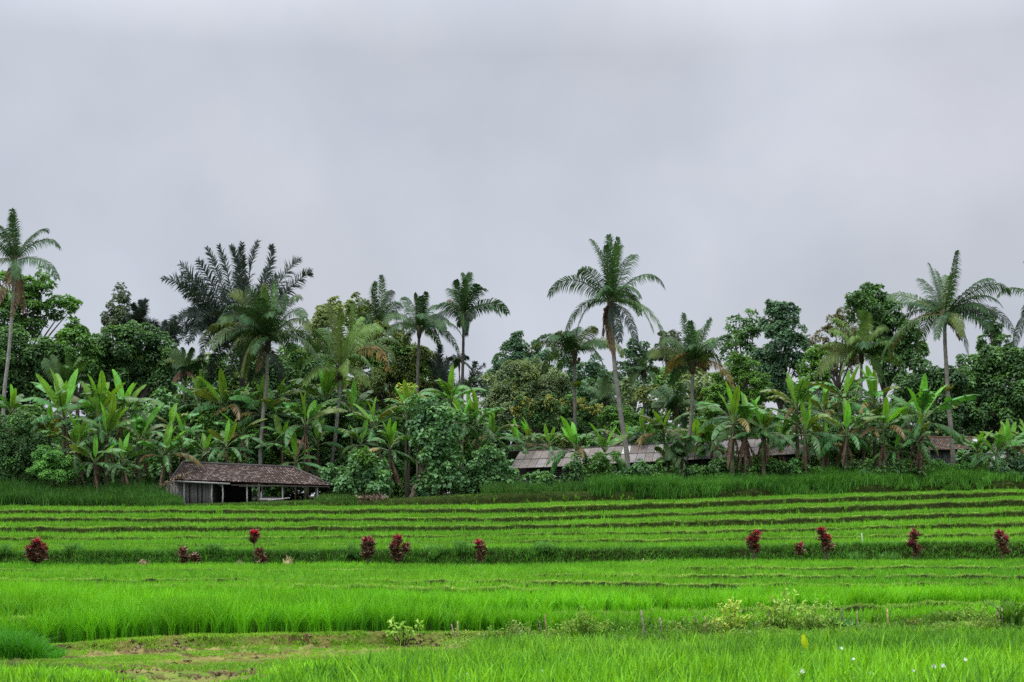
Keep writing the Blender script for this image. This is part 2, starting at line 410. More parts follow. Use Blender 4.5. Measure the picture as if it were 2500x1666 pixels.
def tufts(mb, x, Y, px, nb, h, hv, spread, lean, wd, segs, colA, colB, seed, ptch=1.0, tip=None):
    """a clump of nb blades at every point"""
    r = rng_of("tuft", seed); n = len(x)
    if n == 0: return
    z = gz(px, Y); X = np.repeat(x, nb) + r.normal(0, spread, n * nb); YY = np.repeat(Y, nb) + r.normal(0, spread, n * nb)
    b = np.stack([X, YY, np.repeat(z, nb) - 0.02], 1)
    hh = np.repeat(np.broadcast_to(h, (n,)) * (1 + hv * wav(x * 0.5, Y * 0.6, ptch, 3.0) + r.normal(0, 0.08, n)), nb) * r.uniform(0.62, 1.08, n * nb)
    az = r.uniform(0, 2 * PI, n * nb) + 0
    ln = hh * r.uniform(0.08, 1.0, n * nb) * lean + 0.05 * hh
    mixv = np.clip(0.5 + 0.36 * wav(x * 0.35, Y * 0.5, ptch, 1.0) + r.normal(0, 0.27, n), 0, 1)
    mixv = np.clip(np.repeat(mixv, nb) + r.normal(0, 0.13, n * nb), 0, 1)[:, None]
    c = np.array(colA) * (1 - mixv) + np.array(colB) * mixv
    blades(mb, b, az, hh, ln, wd, segs, c, tipcol=None if tip is None else np.array(tip))

NEAR_F = 0    # index of the first paddy behind the bund
# young rice on the upper terraces
mb = MB()
x, Y, px = scatter(63.5, 107, 0.25, 0.30, "up")
R_ = field_mask(px, Y, 6, 20, 0.45, 0.16)
x, Y, px = x[R_], Y[R_], px[R_]
tufts(mb, x, Y, px, 7, 0.40, 0.2, 0.05, 0.5, 0.042, 2, (0.100, 0.312, 0.019), (0.181, 0.438, 0.028), "up", 0.9)
o = mb.build("rice_seedlings", M_RICE)
tag(o, "short bright green rice growing on the upper terraces below the trees", "rice", kind="stuff")
# rice on the level paddies in the middle distance
mb = MB()
x, Y, px = scatter(43, 63, 0.25, 0.27, "mid")
R_ = field_mask(px, Y, 2, 6, 0.45, 0.28)
x, Y, px = x[R_], Y[R_], px[R_]
tufts(mb, x, Y, px, 9, 0.34, 0.25, 0.045, 0.55, 0.032, 2, (0.086, 0.312, 0.015), (0.181, 0.458, 0.022), "mid", 0.9)
o = mb.build("young_rice", M_RICE)
tag(o, "bright green rice on the level paddies in front of the red shrubs", "rice", kind="stuff")
# tall rice in front
mb = MB()
x, Y, px = scatter(33.3, 45, 0.29, 0.25, "tall", jit=0.3)
m1 = field_mask(px, Y, 0, 1, 0.42, 0.35); m2 = field_mask(px, Y, 1, 2, 0.5, 0.5)
hl = np.interp(px, [0, 600, 900, 1300, 2000, 2500], [1.12, 1.06, 0.92, 0.66, 0.55, 0.52])
tufts(mb, x[m1], Y[m1], px[m1], 26, hl[m1] * 1.06, 0.18, 0.045, 0.6, 0.026, 3, (0.054, 0.244, 0.012), (0.208, 0.565, 0.017), "t1", 0.8, (0.177, 0.50, 0.010))
tufts(mb, x[m2], Y[m2], px[m2], 20, np.interp(px[m2], [0, 900, 1300], [0.78, 0.74, 0.62]), 0.2, 0.05, 0.55, 0.028, 3, (0.054, 0.253, 0.012), (0.208, 0.565, 0.017), "t2", 0.8, (0.177, 0.50, 0.010))
o = mb.build("tall_rice", M_RICE)
tag(o, "tall vivid green rice standing behind the field path", "rice", kind="stuff")

# tall blue-green grass clump in the near left corner
mb = MB()
r = rng_of("corner"); n = 330
px_ = r.uniform(-260, 150, n) - np.abs(r.normal(0, 14, n)); Yc = r.uniform(29.6, 32.2, n)
tufts(mb, (px_ - CX) * Yc / F, Yc, px_, 30, 0.74 * np.clip((165 - px_) / 110, 0.35, 1), 0.06, 0.06, 0.9, 0.017, 4, (0.033, 0.19, 0.007), (0.084, 0.34, 0.010), "corner")
o = mb.build("grass_clump", M_GRASS)
tag(o, "dense rounded clump of tall dark green grass at the near end of the path", "grass", kind="stuff")

# foreground grass
mb = MB()
x, Y, px = scatter(13.5, 38.0, 0.10, 0.115, "fg", margin=200)
r = rng_of("fgm")
bareness = np.exp(-((px - 470) / 390) ** 4) * np.exp(-((Y - 30.5) / 4.0) ** 4)
bareness = np.maximum(bareness, np.exp(-((px - 800) / 560) ** 4) * np.exp(-((Y - 33.6) / 1.7) ** 4))
bareness = np.maximum(bareness, 0.95 * np.exp(-((px - 470) / 210) ** 4) * np.exp(-((Y - 25.0) / 4.5) ** 4))
keep = r.uniform(0, 1, len(x)) > np.clip(bareness * 0.8 + 0.45 * wav(x * 1.6, Y * 1.6, 1.2, 5.0) - 0.05, 0, 0.97)
keep &= Y < np.interp(px, PXS, bundY) - np.where(px > 1250, 0.02, 0.55)
keep &= r.uniform(0, 1, len(x)) < np.interp(Y, [14, 20, 34], [0.75, 1.0, 1.0])
x, Y, px, bareness = x[keep], Y[keep], px[keep], bareness[keep]
hh = np.interp(px, [-200, 250, 480, 700, 1000, 2500], [0.34, 0.27, 0.16, 0.38, 0.55, 0.6]) * np.where(px < 500, np.clip(0.75 + 0.8 * wav(x * 1.6, Y * 1.3, 1.0, 7.0), 0.25, 1.4), 1.0) * np.where(px < 1150, np.interp(Y, [14, 20, 25, 29, 34], [1, 1, 0.72, 0.38, 0.3]), np.interp(Y, [14, 20, 30, 34, 38], [1, 1, 0.8, 0.75, 0.7]))
hh = hh * (1 + 0.38 * wav(x * 1.1, Y * 1.2, 1.0, 9.0)) * (1 - 0.72 * bareness)
yel = np.clip(0.35 + 0.5 * wav(x * 0.8, Y * 0.9, 1.0, 6.0), 0, 1)
t_ = r.uniform(0, 1, len(x)) < 0.5
far_ = Y + 0.8 * wav(x * 0.9, Y * 0, 1.0, 3.0) > 25.5
tufts(mb, x[t_ & ~far_], Y[t_ & ~far_], px[t_ & ~far_], 4, hh[t_ & ~far_], 0.3, 0.04, 0.5, 0.026, 3, (0.046, 0.186, 0.013), (0.262, 0.624, 0.018), "fga", 1.5)
tufts(mb, x[t_ & far_], Y[t_ & far_], px[t_ & far_], 4, hh[t_ & far_], 0.3, 0.04, 0.55, 0.022, 3, (0.047, 0.17, 0.013), (0.195, 0.46, 0.029), "fgd", 1.5)
tufts(mb, x[~t_], Y[~t_], px[~t_], 3, hh[~t_] * 0.75, 0.25, 0.06, 1.0, 0.018, 3, (0.023, 0.10, 0.005), (0.130, 0.36, 0.016), "fgb", 1.5)
s_ = (r.uniform(0, 1, len(x)) < 0.022) & (hh > 0.3)
tufts(mb, x[s_], Y[s_], px[s_], 4, hh[s_] * 1.3, 0.1, 0.03, 0.55, 0.022, 4, (0.125, 0.370, 0.013), (0.273, 0.571, 0.019), "fgc", 1.5)
o = mb.build("foreground_grass", M_GRASS)
tag(o, "wild green grass with long blades covering the near slope", "grass", kind="stuff")

# dry stubble on the path
mb = MB()
r = rng_of("stub"); n = 52000
px_ = r.uniform(60, 1500, n); Ys = r.uniform(25, 35, n)
b_ = np.exp(-((px_ - 480) / 400) ** 4) * np.exp(-((Ys - 30.5) / 4.5) ** 4); b_ = np.maximum(b_, np.exp(-((px_ - 850) / 620) ** 4) * np.exp(-((Ys - 33.9) / 1.1) ** 4))
k_ = r.uniform(0, 1, n) < b_; px_, Ys = px_[k_], Ys[k_]
pk_ = wav(px_ * 0.012, Ys * 0.9, 1.6, 3.0) + 0.5 * wav(px_ * 0.05, Ys * 3.0, 1.6, 5.0) > 0.3
tufts(mb, ((px_ - CX) * Ys / F)[pk_], Ys[pk_], px_[pk_], 4, 0.07, 0.2, 0.07, 2.0, 0.02, 2, (0.149, 0.13, 0.033), (0.353, 0.31, 0.085), "stub", 3.0)
pk_ = ~pk_
tufts(mb, ((px_ - CX) * Ys / F)[pk_], Ys[pk_], px_[pk_], 6, 0.10, 0.5, 0.07, 1.4, 0.02, 2, (0.084, 0.24, 0.010), (0.260, 0.46, 0.026), "stub2", 3.0)
o = mb.build("dry_stubble", M_GRASS)
tag(o, "short dry straw and cut stubble along the trodden field path", "stubble", kind="stuff")

# clods of turned earth on the bare parts of the path
mb = MB(); r = rng_of("clods"); n = 1900
px_ = r.uniform(150, 1260, n); Ys = np.where(r.uniform(0, 1, n) < 0.5, np.interp(px_, PXS, bundY) - r.uniform(0.0, 0.9, n), r.uniform(22.0, 32.5, n))
k_ = wav(px_ * 0.018, Ys * 1.1, 1.6, 13.0) + 0.4 * r.normal(0, 1, n) > np.where(px_ > 700, 0.25, 0.35); px_, Ys = px_[k_], Ys[k_]
ico = nrm(np.array([(a, b * 1.618, 0) for a in (-1, 1) for b in (-1, 1)] + [(0, a, b * 1.618) for a in (-1, 1) for b in (-1, 1)] + [(b * 1.618, 0, a) for a in (-1, 1) for b in (-1, 1)]))
fc = [(i, j, k) for i in range(12) for j in range(i + 1, 12) for k in range(j + 1, 12) if max(np.linalg.norm(ico[i] - ico[j]), np.linalg.norm(ico[j] - ico[k]), np.linalg.norm(ico[i] - ico[k])) < 1.1]
zz = gz(px_, Ys); sz = r.uniform(0.02, 0.075, len(px_)) * r.uniform(0.6, 1.3, len(px_))
for a, b, c, d in zip((px_ - CX) * Ys / F, Ys, zz, sz):
    v = ico * r.uniform(0.6, 1.25, (12, 1)) * d * np.array([1.4, 1.2, 0.75]); mb.add(v + [a, b, c + d * 0.2], fc, None, np.array((0.155, 0.118, 0.062)) * r.uniform(0.5, 1.5))
o = mb.build("earth_clods", M_SOIL)
tag(o, "crumbled brown earth clods on the field path", "soil", kind="stuff")

# low mixed weeds between the fence stakes
mb = MB(); r = rng_of("weedstuff"); n = 6600
px_ = r.uniform(1090, 3200, n); yb = np.interp(px_, PXS, bundY); Ys = yb - np.abs(r.normal(0.35, 0.75, n)); dn = r.uniform(0, 1, n) < np.clip(0.55 + 0.6 * wav(px_ * 0.02, Ys * 0.7, 1.0, 2.0), 0.1, 1); px_, Ys = px_[dn], Ys[dn]
hs_ = 0.23 * (1 + 0.5 * wav(px_ * 0.03, Ys, 1.0, 4.0)) * np.interp(px_, [1090, 1300, 2750], [0.6, 1.0, 1.15])
tufts(mb, (px_ - CX) * Ys / F, Ys, px_, 3, hs_ * 1.25, 0.3, 0.05, 0.5, 0.011, 3, (0.12, 0.19, 0.04), (0.26, 0.34, 0.08), "ws", 2.0)
k = 11; m = len(px_); zz = gz(px_, Ys); cb = np.repeat(np.stack([(px_ - CX) * Ys / F, Ys, zz], 1), k, 0); hr = r.uniform(0.25, 1.15, m * k)
cb = cb + np.stack([r.normal(0, 0.075, m * k), r.normal(0, 0.075, m * k), np.repeat(hs_, k) * hr], 1)
tn = np.clip(np.repeat(0.5 + 0.5 * wav(px_ * 0.025, Ys * 0.9, 1.0, 11.0), k) + r.normal(0, 0.25, m * k), 0, 1)[:, None]
leaves(mb, cb, nrm(r.normal(0, 1, (m * k, 3)) + [0, 0, 0.3]), nrm(r.normal(0, 0.6, (m * k, 3)) + [0, 0, 1]), 0.075 * r.uniform(0.6, 1.3, m * k), 0.042, np.array((0.07, 0.20, 0.025)) * (1 - tn) + np.array((0.27, 0.42, 0.07)) * tn)
o = mb.build("mixed_weeds", M_GRASS)
tag(o, "low mixed weeds and twigs growing between the fence stakes", "weeds", kind="stuff")

# short grass along every bund and longer dark grass on the big bank
mb = MB(); mbk = MB()
r = rng_of("bunds")
Rn = None
for k, (nm, Yl, Zl, dip, foot) in enumerate(LINES):
    if nm not in ("mid", "up", "bank", "edge", "bund"): continue
    Ym = float(np.mean(Yl)); width = Ym * 1.07
    n = int(width * {"mid": 34, "up": 40, "bank": 60, "edge": 90, "bund": 60}[nm])
    px_ = r.uniform(-600, 3100, n)
    Rr = prof(px_)
    idx = [i for i, q in enumerate(Rr) if q[2] == "top"]
    # the row of this line: match by distance
    best = min(range(len(Rr)), key=lambda i: abs(float(np.mean(Rr[i][0])) - float(np.mean(np.interp(px_, PXS, Yl)))))
    Yt = Rr[best][0]
    if nm == "edge":
        Ys = Yt + r.uniform(-0.5, 0.6, n)
        tufts(mb, (px_ - CX) * Ys / F, Ys, px_, 4, 0.2, 0.3, 0.05, 0.9, 0.034, 2, (0.035, 0.10, 0.015), (0.12, 0.2, 0.03), "b%d" % k)
    elif nm == "bank":
        n2 = n * 3; px2 = r.uniform(-600, 3100, n2); Yt2 = prof(px2)[best][0]
        Ys = Yt2 + r.uniform(-0.55, 0.05, n2)
        tufts(mbk, (px2 - CX) * Ys / F, Ys, px2, 4, 0.26, 0.35, 0.05, 0.9, 0.026, 3, (0.04, 0.15, 0.018), (0.13, 0.34, 0.04), "bk")
        Ys = Yt + r.uniform(-0.05, 0.55, n)
        tufts(mb, (px_ - CX) * Ys / F, Ys, px_, 5, 0.17, 0.3, 0.05, 0.9, 0.026, 2, (0.06, 0.17, 0.02), (0.13, 0.26, 0.035), "b%d" % k)
    else:
        Ys = Yt + r.uniform(-0.06, 0.34, n)
        w_ = 0.012 if nm == "bund" else 0.03
        h_ = {"bund": 0.07, "mid": 0.11, "up": 0.13}[nm]
        tufts(mb, (px_ - CX) * Ys / F, Ys, px_, 6, h_, 0.3, 0.05, 1.0, w_, 2, (0.13, 0.30, 0.03), (0.34, 0.52, 0.09), "b%d" % k)
        if nm == "up":      # thin hanging grass on the dark faces
            Ys = Yt - r.uniform(0.0, 0.3, n); s_ = r.uniform(0, 1, n) < np.clip(0.72 + 0.8 * wav(px_ * 0.012, 0 * px_ + k, 1.0, k * 2.0), 0.06, 1)
            tufts(mb, ((px_ - CX) * Ys / F)[s_], Ys[s_], px_[s_], 4, 0.15, 0.3, 0.05, 1.0, 0.032, 2, (0.05, 0.12, 0.016), (0.11, 0.22, 0.03), "f%d" % k)
o = mb.build("bund_grass", M_GRASS)
tag(o, "low yellowish grass edging the paddy bunds", "grass", kind="stuff")
o = mbk.build("bank_grass", M_GRASS)
tag(o, "thick dark grass hanging over the tall bank behind the red shrubs", "grass", kind="stuff")

# tall grass at the edge of the trees
mb = MB(); r = rng_of("elephant")
def tallgrass(pa, pb, dens, Ya, Yb, ha, hb, seed, cA, cB):
    n = int((pb - pa) * dens); px_ = r.uniform(pa, pb, n); t = r.uniform(0, 1, n)
    Ye = np.interp(px_, PXS, LINES[-5][1]); Ys = Ye + Ya + (Yb - Ya) * t
    tufts(mb, (px_ - CX) * Ys / F, Ys, px_, 14, 1.1 * (ha + (hb - ha) * t), 0.3, 0.13, 0.45, 0.045, 4, cA, cB, seed, 0.6)
tallgrass(-600, 400, 3.2, 0.3, 3.8, 0.9, 1.75, "l", (0.03, 0.105, 0.018), (0.09, 0.23, 0.035))
tallgrass(335, 440, 3.0, -0.2, 2.2, 0.55, 1.0, "l2", (0.04, 0.13, 0.018), (0.08, 0.20, 0.03))
tallgrass(450, 860, 1.7, -0.2, 2.0, 0.10, 0.22, "l3", (0.045, 0.12, 0.018), (0.09, 0.17, 0.03))
tallgrass(780, 880, 1.7, -0.2, 2.6, 0.3, 0.7, "l4", (0.04, 0.12, 0.018), (0.08, 0.17, 0.03))
tallgrass(1180, 1480, 0.9, 0.6, 2.4, 0.6, 1.1, "c", (0.035, 0.12, 0.018), (0.08, 0.19, 0.03))
tallgrass(1440, 1660, 3.2, -0.3, 3.2, 0.9, 1.5, "r1", (0.04, 0.15, 0.018), (0.13, 0.34, 0.045))
tallgrass(1640, 2050, 3.0, -0.3, 2.8, 0.6, 1.15, "r2", (0.04, 0.15, 0.018), (0.13, 0.35, 0.045))
tallgrass(2000, 3100, 3.0, -0.3, 3.0, 0.7, 1.3, "r3", (0.04, 0.15, 0.018), (0.13, 0.35, 0.045))
o = mb.build("tall_grass", M_GRASS)
tag(o, "dark green elephant grass at the foot of the trees", "grass", kind="stuff")
# ---------------------------------------------------------------- palms
def frond(tip, sag, leaf_len, n, col, rng, droop=0.55, plume=0.0, roll=None, wd=0.075, ragged=0.0, rach=(0.16, 0.2, 0.05)):
    """one feather leaf from the origin to tip; returns its MB"""
    mb = MB(); tip = np.asarray(tip, float); L = np.linalg.norm(tip); d = tip / L
    hz = math.hypot(d[0], d[1])
    ctrl = tip * 0.5 + np.array([0, 0, 1.0]) * sag * L
    if hz < 0.35: ctrl = ctrl + np.array([rng.uniform(-1, 1), rng.uniform(-1, 1), 0]) * 0.06 * L
    up1 = ctrl - tip * 0.5
    c1 = tip * 0.30 + up1 * 1.05; c2 = tip * 0.80 + up1 * 1.55
    def B_(t): return 3 * (1 - t) ** 2 * t * c1 + 3 * (1 - t) * t * t * c2 + t ** 3 * tip
    def D_(t): return 3 * (1 - t) ** 2 * c1 + 6 * (1 - t) * t * (c2 - c1) + 3 * t * t * (tip - c2)
    t = np.linspace(0, 1, 15)[:, None]
    pts = B_(t)
    tube(mb, pts, np.linspace(0.055, 0.012, 15), np.array(rach), 4, False)
    tt = np.repeat(np.linspace(0.13, 0.995, n) + rng.uniform(-0.3, 0.3, n) / n, 2)[:, None]; s = np.tile([1.0, -1.0], n)[:, None]
    keep = rng.uniform(0, 1, len(tt)) > ragged; tt, s = tt[keep], s[keep]; m = len(tt)
    o = B_(tt)
    tg = nrm(D_(tt))
    ref = np.array([0, 0, 1.0]) * hz + np.array([0.15, -1.0, 0]) * max(0.0, 1 - hz * 1.2)
    sd = nrm(np.cross(tg, ref)); up = np.cross(sd, tg)
    rl = rng.uniform(-0.9, 0.9) if roll is None else roll
    rl = rl + (rng.normal(0, 1, (m, 1)) * plume)
    sd2 = sd * np.cos(rl) + up * np.sin(rl); up2 = up * np.cos(rl) - sd * np.sin(rl)
    prof_ = (0.28 + 0.72 * np.sin(np.clip(tt * 0.92 + 0.06, 0, 1) * PI) ** 0.8) * leaf_len * rng.uniform(0.82, 1.08, (m, 1))
    fw = 0.28 + 0.5 * tt
    fw = fw + max(0.0, d[2] - 0.75) * 2.6
    d1 = nrm(tg * fw + sd2 * s + up2 * 0.25 + np.array([0, 0, -droop * 0.45]) + rng.normal(0, 0.07, (m, 3)))
    mid = o + d1 * prof_ * 0.5
    d2 = nrm(d1 + np.array([0, 0, -droop]) + rng.normal(0, 0.08, (m, 3)))
    tp = mid + d2 * prof_ * 0.5
    wv = nrm(tg - d1 * np.sum(tg * d1, 1, keepdims=True)) * wd * 0.5
    V = np.stack([o - wv * 0.7, o + wv * 0.7, mid + wv, mid - wv, tp], 1).reshape(-1, 3)
    i = np.arange(m)[:, None] * 5
    c = np.array(col) * rng.uniform(0.75, 1.25, (m, 1))
    mb.add(V, i + [3, 2, 4], i + [0, 1, 2, 3], np.repeat(c, 5, 0))
    return mb

PC = {'g': (0.042, 0.098, 0.034), 'b': (0.075, 0.165, 0.040), 'y': (0.098, 0.14, 0.033), 'o': (0.19, 0.13, 0.03), 'd': (0.18, 0.115, 0.075), 'k': (0.036, 0.054, 0.042),
      'l': (0.12, 0.215, 0.045), 'p': (0.066, 0.128, 0.042)}
NUT = []
def nut_mesh():
    if not NUT:
        mb = MB(); u = np.linspace(0, PI, 7); v = np.linspace(0, 2 * PI, 9)[:-1]
        V = [(0.13 * math.sin(a) * math.cos(b), 0.13 * math.sin(a) * math.sin(b), 0.16 * math.cos(a) * (1.1 if a > 1.6 else 1)) for a in u for b in v]
        Q = [(i * 8 + j, i * 8 + (j + 1) % 8, (i + 1) * 8 + (j + 1) % 8, (i + 1) * 8 + j) for i in range(6) for j in range(8)]
        mb.add(V, None, Q, (0.085, 0.07, 0.03)); NUT.append(mb.mesh("coconut", M_BARK, smooth=True))
    return NUT[0]

def palm(name, label, Y, trunk, tips, r=0.19, nuts=0, bark=(0.15, 0.135, 0.11), group=None, kw=None, ll=1.12, filler=6, fillcol='g', cat="palm tree", dead_label=True, toground=True):
    """trunk: photo points from crown down; tips: (px, py, colour key[, sag]) of the leaves seen in the photo"""
    g_ = rng_of(label); k = dict(kw or {})
    cx, cy = trunk[0]; crown = P(cx, cy, Y)
    pts = [P(a, b, Y) for a, b in trunk]
    if toground:
        bx = trunk[-1][0]; pts[-1] = ground(bx, Y) - np.array([0, 0, 0.1])
    root = thing(name, label, cat, pts[-1] + np.array([0, 0, 0.1]) if toground else pts[-1], group)
    base = np.array(root.location)
    # trunk: smooth curve through the points, ringed and slightly swollen at the foot
    pts = np.array(pts)[::-1]; dl = np.r_[0, np.cumsum(np.linalg.norm(np.diff(pts, axis=0), axis=1))]; T = dl / dl[-1]
    tt = np.linspace(0, 1, 46); sp = np.stack([np.interp(tt, T, pts[:, j]) for j in range(3)], 1)
    for _ in range(3): sp[1:-1] = (sp[:-2] + sp[1:-1] * 2 + sp[2:]) / 4
    rad = r * (1.0 - 0.32 * tt + 0.45 * np.exp(-tt * dl[-1] / 0.7)) * (1 + 0.05 * np.cos(np.arange(46) * PI))
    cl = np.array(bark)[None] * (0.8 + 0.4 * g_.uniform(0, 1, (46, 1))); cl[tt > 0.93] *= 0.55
    mb = MB(); tube(mb, sp, rad, cl, 10); mb.build("trunk", M_BARK, root, base, True)
    # fibrous crown heart
    up = nrm(sp[-1] - sp[-4])
    mb = MB(); tube(mb, np.array([crown + up * q for q in (-0.75, -0.35, 0.1, 0.55)]), [r * 0.8, r * 1.35, r * 1.2, r * 0.3], (0.06, 0.05, 0.03), 9)
    mb.build("crown_heart", M_BARK, root, base, True)
    Ls = [math.hypot(q[0] - cx, q[1] - cy) * Y / F for q in tips]; Lf = max(Ls) * 0.97
    for q, L in zip(tips, Ls):
        dx, dz = (q[0] - cx) * Y / F, -(q[1] - cy) * Y / F
        dy = math.sqrt(max(0.0, Lf ** 2 - L ** 2)) * 0.6 * g_.choice([-1, 1]) if q[2] != 'd' else g_.uniform(-0.5, 0.5)
        el = math.atan2(dz, math.hypot(dx, dy))
        sag = q[3] if len(q) > 3 else (0.05 + 0.26 * math.cos(el) if el > -0.3 else 0.30)
        if q[2] == 'd' and len(q) < 4: sag = 0.14
        f = frond((dx, dy, dz), sag, (ll * (0.72 if el > 1.05 else 1.0) if q[2] != 'd' else ll * 0.75) * min(1, 0.55 + L / Lf * 0.5), int(k.get('n', 52)), PC[q[2]], g_,
                  droop=k.get('droop', 0.95) * g_.uniform(0.75, 1.3) if q[2] != 'd' else 1.4, plume=k.get('plume', 0.0), wd=k.get('wd', 0.068),
                  ragged=0.25 if q[2] in 'do' else k.get('ragged', 0.04), rach=(0.13, 0.09, 0.05) if q[2] in 'do' else k.get('rach', (0.13, 0.16, 0.06)))
        o = f.build("frond", M_DEAD if q[2] == 'd' else M_PALM, root); o.location = [float(v) for v in crown - base]
        if dead_label and q[2] == 'd': o['label'] = "dry brown frond hanging down the trunk"
        elif q[2] == 'o': o['label'] = "yellowing orange frond"
    for i in range(filler):
        a = g_.uniform(0.2, 0.8) * PI * (1 if i % 2 else -1); e = g_.uniform(-0.65, 0.55); L = Lf * g_.uniform(0.6, 0.85)
        tp = np.array([math.cos(a) * math.cos(e) * L, math.sin(a) * math.cos(e) * L, math.sin(e) * L])
        f = frond(tp, 0.24 if e < 0.8 else 0.08, ll * 0.85, int(k.get('n', 52)), PC[fillcol], g_, droop=k.get('droop', 0.95) * g_.uniform(0.75, 1.3), plume=k.get('plume', 0.0), wd=k.get('wd', 0.068), rach=k.get('rach', (0.13, 0.16, 0.06)))
        o = f.build("frond", M_PALM, root); o.location = [float(v) for v in crown - base]
    for i in range(nuts):
        a = g_.uniform(0, 2 * PI); o = link("coconut", nut_mesh(), root, crown - base + np.array([math.cos(a) * r * 2.1, math.sin(a) * r * 2.1, -0.35 - 0.45 * g_.uniform(0, 1)]))
        s_ = g_.uniform(0.85, 1.15); o.scale = (s_, s_, s_)
    return root

GP = "coconut palms along the edge of the rice fields"
palm("coconut_palm", "tall coconut palm with pale leaning trunk and hanging brown fronds at the left edge", 112,
     [(35, 640), (32, 720), (27, 800), (20, 878), (10, 954), (2, 1195)],
     [(29, 512, 'g', 0.03), (45, 535, 'g', 0.04), (103, 556, 'g', 0.2), (133, 598, 'g'), (148, 684, 'g', 0.24), (-12, 560, 'g'), (-55, 600, 'g'), (-70, 700, 'y'), (70, 560, 'g', 0.1), (12, 565, 'g'),
      (2, 745, 'd'), (30, 772, 'd'), (55, 765, 'd', 0.22)], 0.17, 0, (0.26, 0.25, 0.22), GP, filler=4)
palm("coconut_palm", "broad coconut palm with a bare upright leaf stalk, trunk rising behind the shelter roof", 108,
     [(655, 838), (652, 900), (651, 945), (645, 985), (640, 1040), (636, 1100), (635, 1150)],
     [(641, 690, 'y', 0.03), (668, 684, 'b', 0.03), (655, 715, 'b', 0.05), (690, 712, 'g', 0.08), (580, 732, 'y'), (620, 722, 'g'), (739, 738, 'p'), (755, 786, 'p'), (488, 836, 'y', 0.3), (505, 862, 'y', 0.3), (552, 800, 'p', 0.3),
      (795, 858, 'p', 0.3), (782, 892, 'p', 0.32), (760, 840, 'g'), (600, 790, 'p'), (540, 880, 'y', 0.35), (715, 905, 'p', 0.4), (605, 925, 'y', 0.42), (582, 915, 'y', 0.4), (626, 905, 'd'), (700, 770, 'g'), (530, 860, 'p', 0.3), (770, 870, 'g', 0.3), (560, 770, 'g'), (765, 815, 'y'), (650, 740, 'g', 0.05), (615, 760, 'g', 0.1)], 0.17, 4, (0.2, 0.19, 0.165), GP, filler=8, fillcol='g', ll=1.2)
palm("coconut_palm", "coconut palm with yellow tipped frond arching right, right of the shelter", 109,
     [(832, 905), (829, 960), (825, 1000), (820, 1060), (808, 1143), (806, 1170)],
     [(800, 742, 'y', 0.06), (826, 752, 'y', 0.03), (858, 745, 'l', 0.03), (840, 780, 'l', 0.04), (880, 770, 'l', 0.08), (978, 842, 'b', 0.25), (953, 910, 'o', 0.4), (958, 875, 'y', 0.35), (930, 800, 'l'), (716, 888, 'b', 0.3), (775, 800, 'b'),
      (762, 850, 'b'), (745, 925, 'b', 0.4), (920, 930, 'b', 0.4), (905, 820, 'l')], 0.17, 3, (0.2, 0.19, 0.16), GP, filler=5, fillcol='l')
palm("coconut_palm", "coconut palm with a narrow upright spear of fronds behind the yellow tipped palm", 128,
     [(925, 800), (922, 900), (920, 1000), (918, 1180)],
     [(931, 673, 'g', 0.02), (921, 695, 'g', 0.02), (940, 705, 'g', 0.03), (912, 720, 'g', 0.04), (955, 704, 'k', 0.1), (884, 752, 'p'), (868, 775, 'p'), (965, 770, 'k'), (880, 830, 'p'), (985, 820, 'd')], 0.16, 0, (0.14, 0.125, 0.1), GP, filler=3)
palm("coconut_palm", "coconut palm with long drooping fronds, between the spear crowned palm and the slim dark palm", 124,
     [(1024, 806), (1020, 900), (1018, 1000), (1015, 1180)],
     [(984, 722, 'g', 0.06), (1015, 722, 'g', 0.03), (1042, 718, 'g', 0.06), (1030, 730, 'g', 0.03), (1066, 740, 'g', 0.16), (943, 795, 'p', 0.3), (950, 822, 'p', 0.26), (1080, 775, 'p'), (1127, 820, 'p', 0.3), (1118, 860, 'p', 0.3), (1070, 838, 'p', 0.25),
      (985, 840, 'p', 0.3), (1100, 790, 'g')], 0.17, 0, (0.13, 0.12, 0.1), GP, filler=4, ll=1.1)
palm("coconut_palm", "slim dark coconut palm with a long bare trunk standing against open sky", 116,
     [(1132, 772), (1131, 850), (1129, 930), (1127, 1000), (1127, 1190)],
     [(1129, 668, 'g', 0.02), (1147, 667, 'g', 0.03), (1115, 690, 'g', 0.05), (1138, 690, 'g', 0.02), (1183, 712, 'g', 0.2), (1165, 700, 'g', 0.08), (1239, 765, 'g', 0.26), (1222, 775, 'g', 0.3), (1070, 756, 'g', 0.2), (1056, 778, 'k', 0.22), (1093, 732, 'd', 0.15),
      (1158, 785, 'k', 0.15), (1138, 812, 'k', 0.3), (1117, 790, 'k', 0.2), (1098, 700, 'g', 0.12)], 0.155, 6, (0.06, 0.052, 0.045), GP, filler=2)
palm("coconut_palm", "tallest coconut palm with coconut bunches and curved grey trunk in front of the long shed", 106,
     [(1490, 742), (1494, 800), (1498, 860), (1501, 900), (1509, 960), (1516, 1015), (1525, 1070), (1532, 1119), (1534, 1160)],
     [(1443, 585, 'g', 0.03), (1487, 575, 'g', 0.02), (1508, 580, 'g', 0.02), (1519, 594, 'g', 0.04), (1475, 610, 'g', 0.03), (1500, 605, 'b', 0.02), (1552, 614, 'g', 0.10), (1627, 696, 'g', 0.32), (1340, 727, 'g', 0.3), (1570, 756, 'b', 0.3), (1555, 740, 'g', 0.3),
      (1588, 818, 'b', 0.3), (1622, 832, 'b', 0.3), (1383, 815, 'g', 0.34), (1410, 812, 'g', 0.36), (1487, 835, 'd', 0.2), (1547, 845, 'k', 0.25), (1508, 843, 'k', 0.14), (1470, 820, 'd', 0.2), (1497, 865, 'd', 0.14), (1478, 790, 'd', 0.2)], 0.2, 14, (0.2, 0.185, 0.165), GP,
     filler=3, ll=1.2, kw={'n': 56})
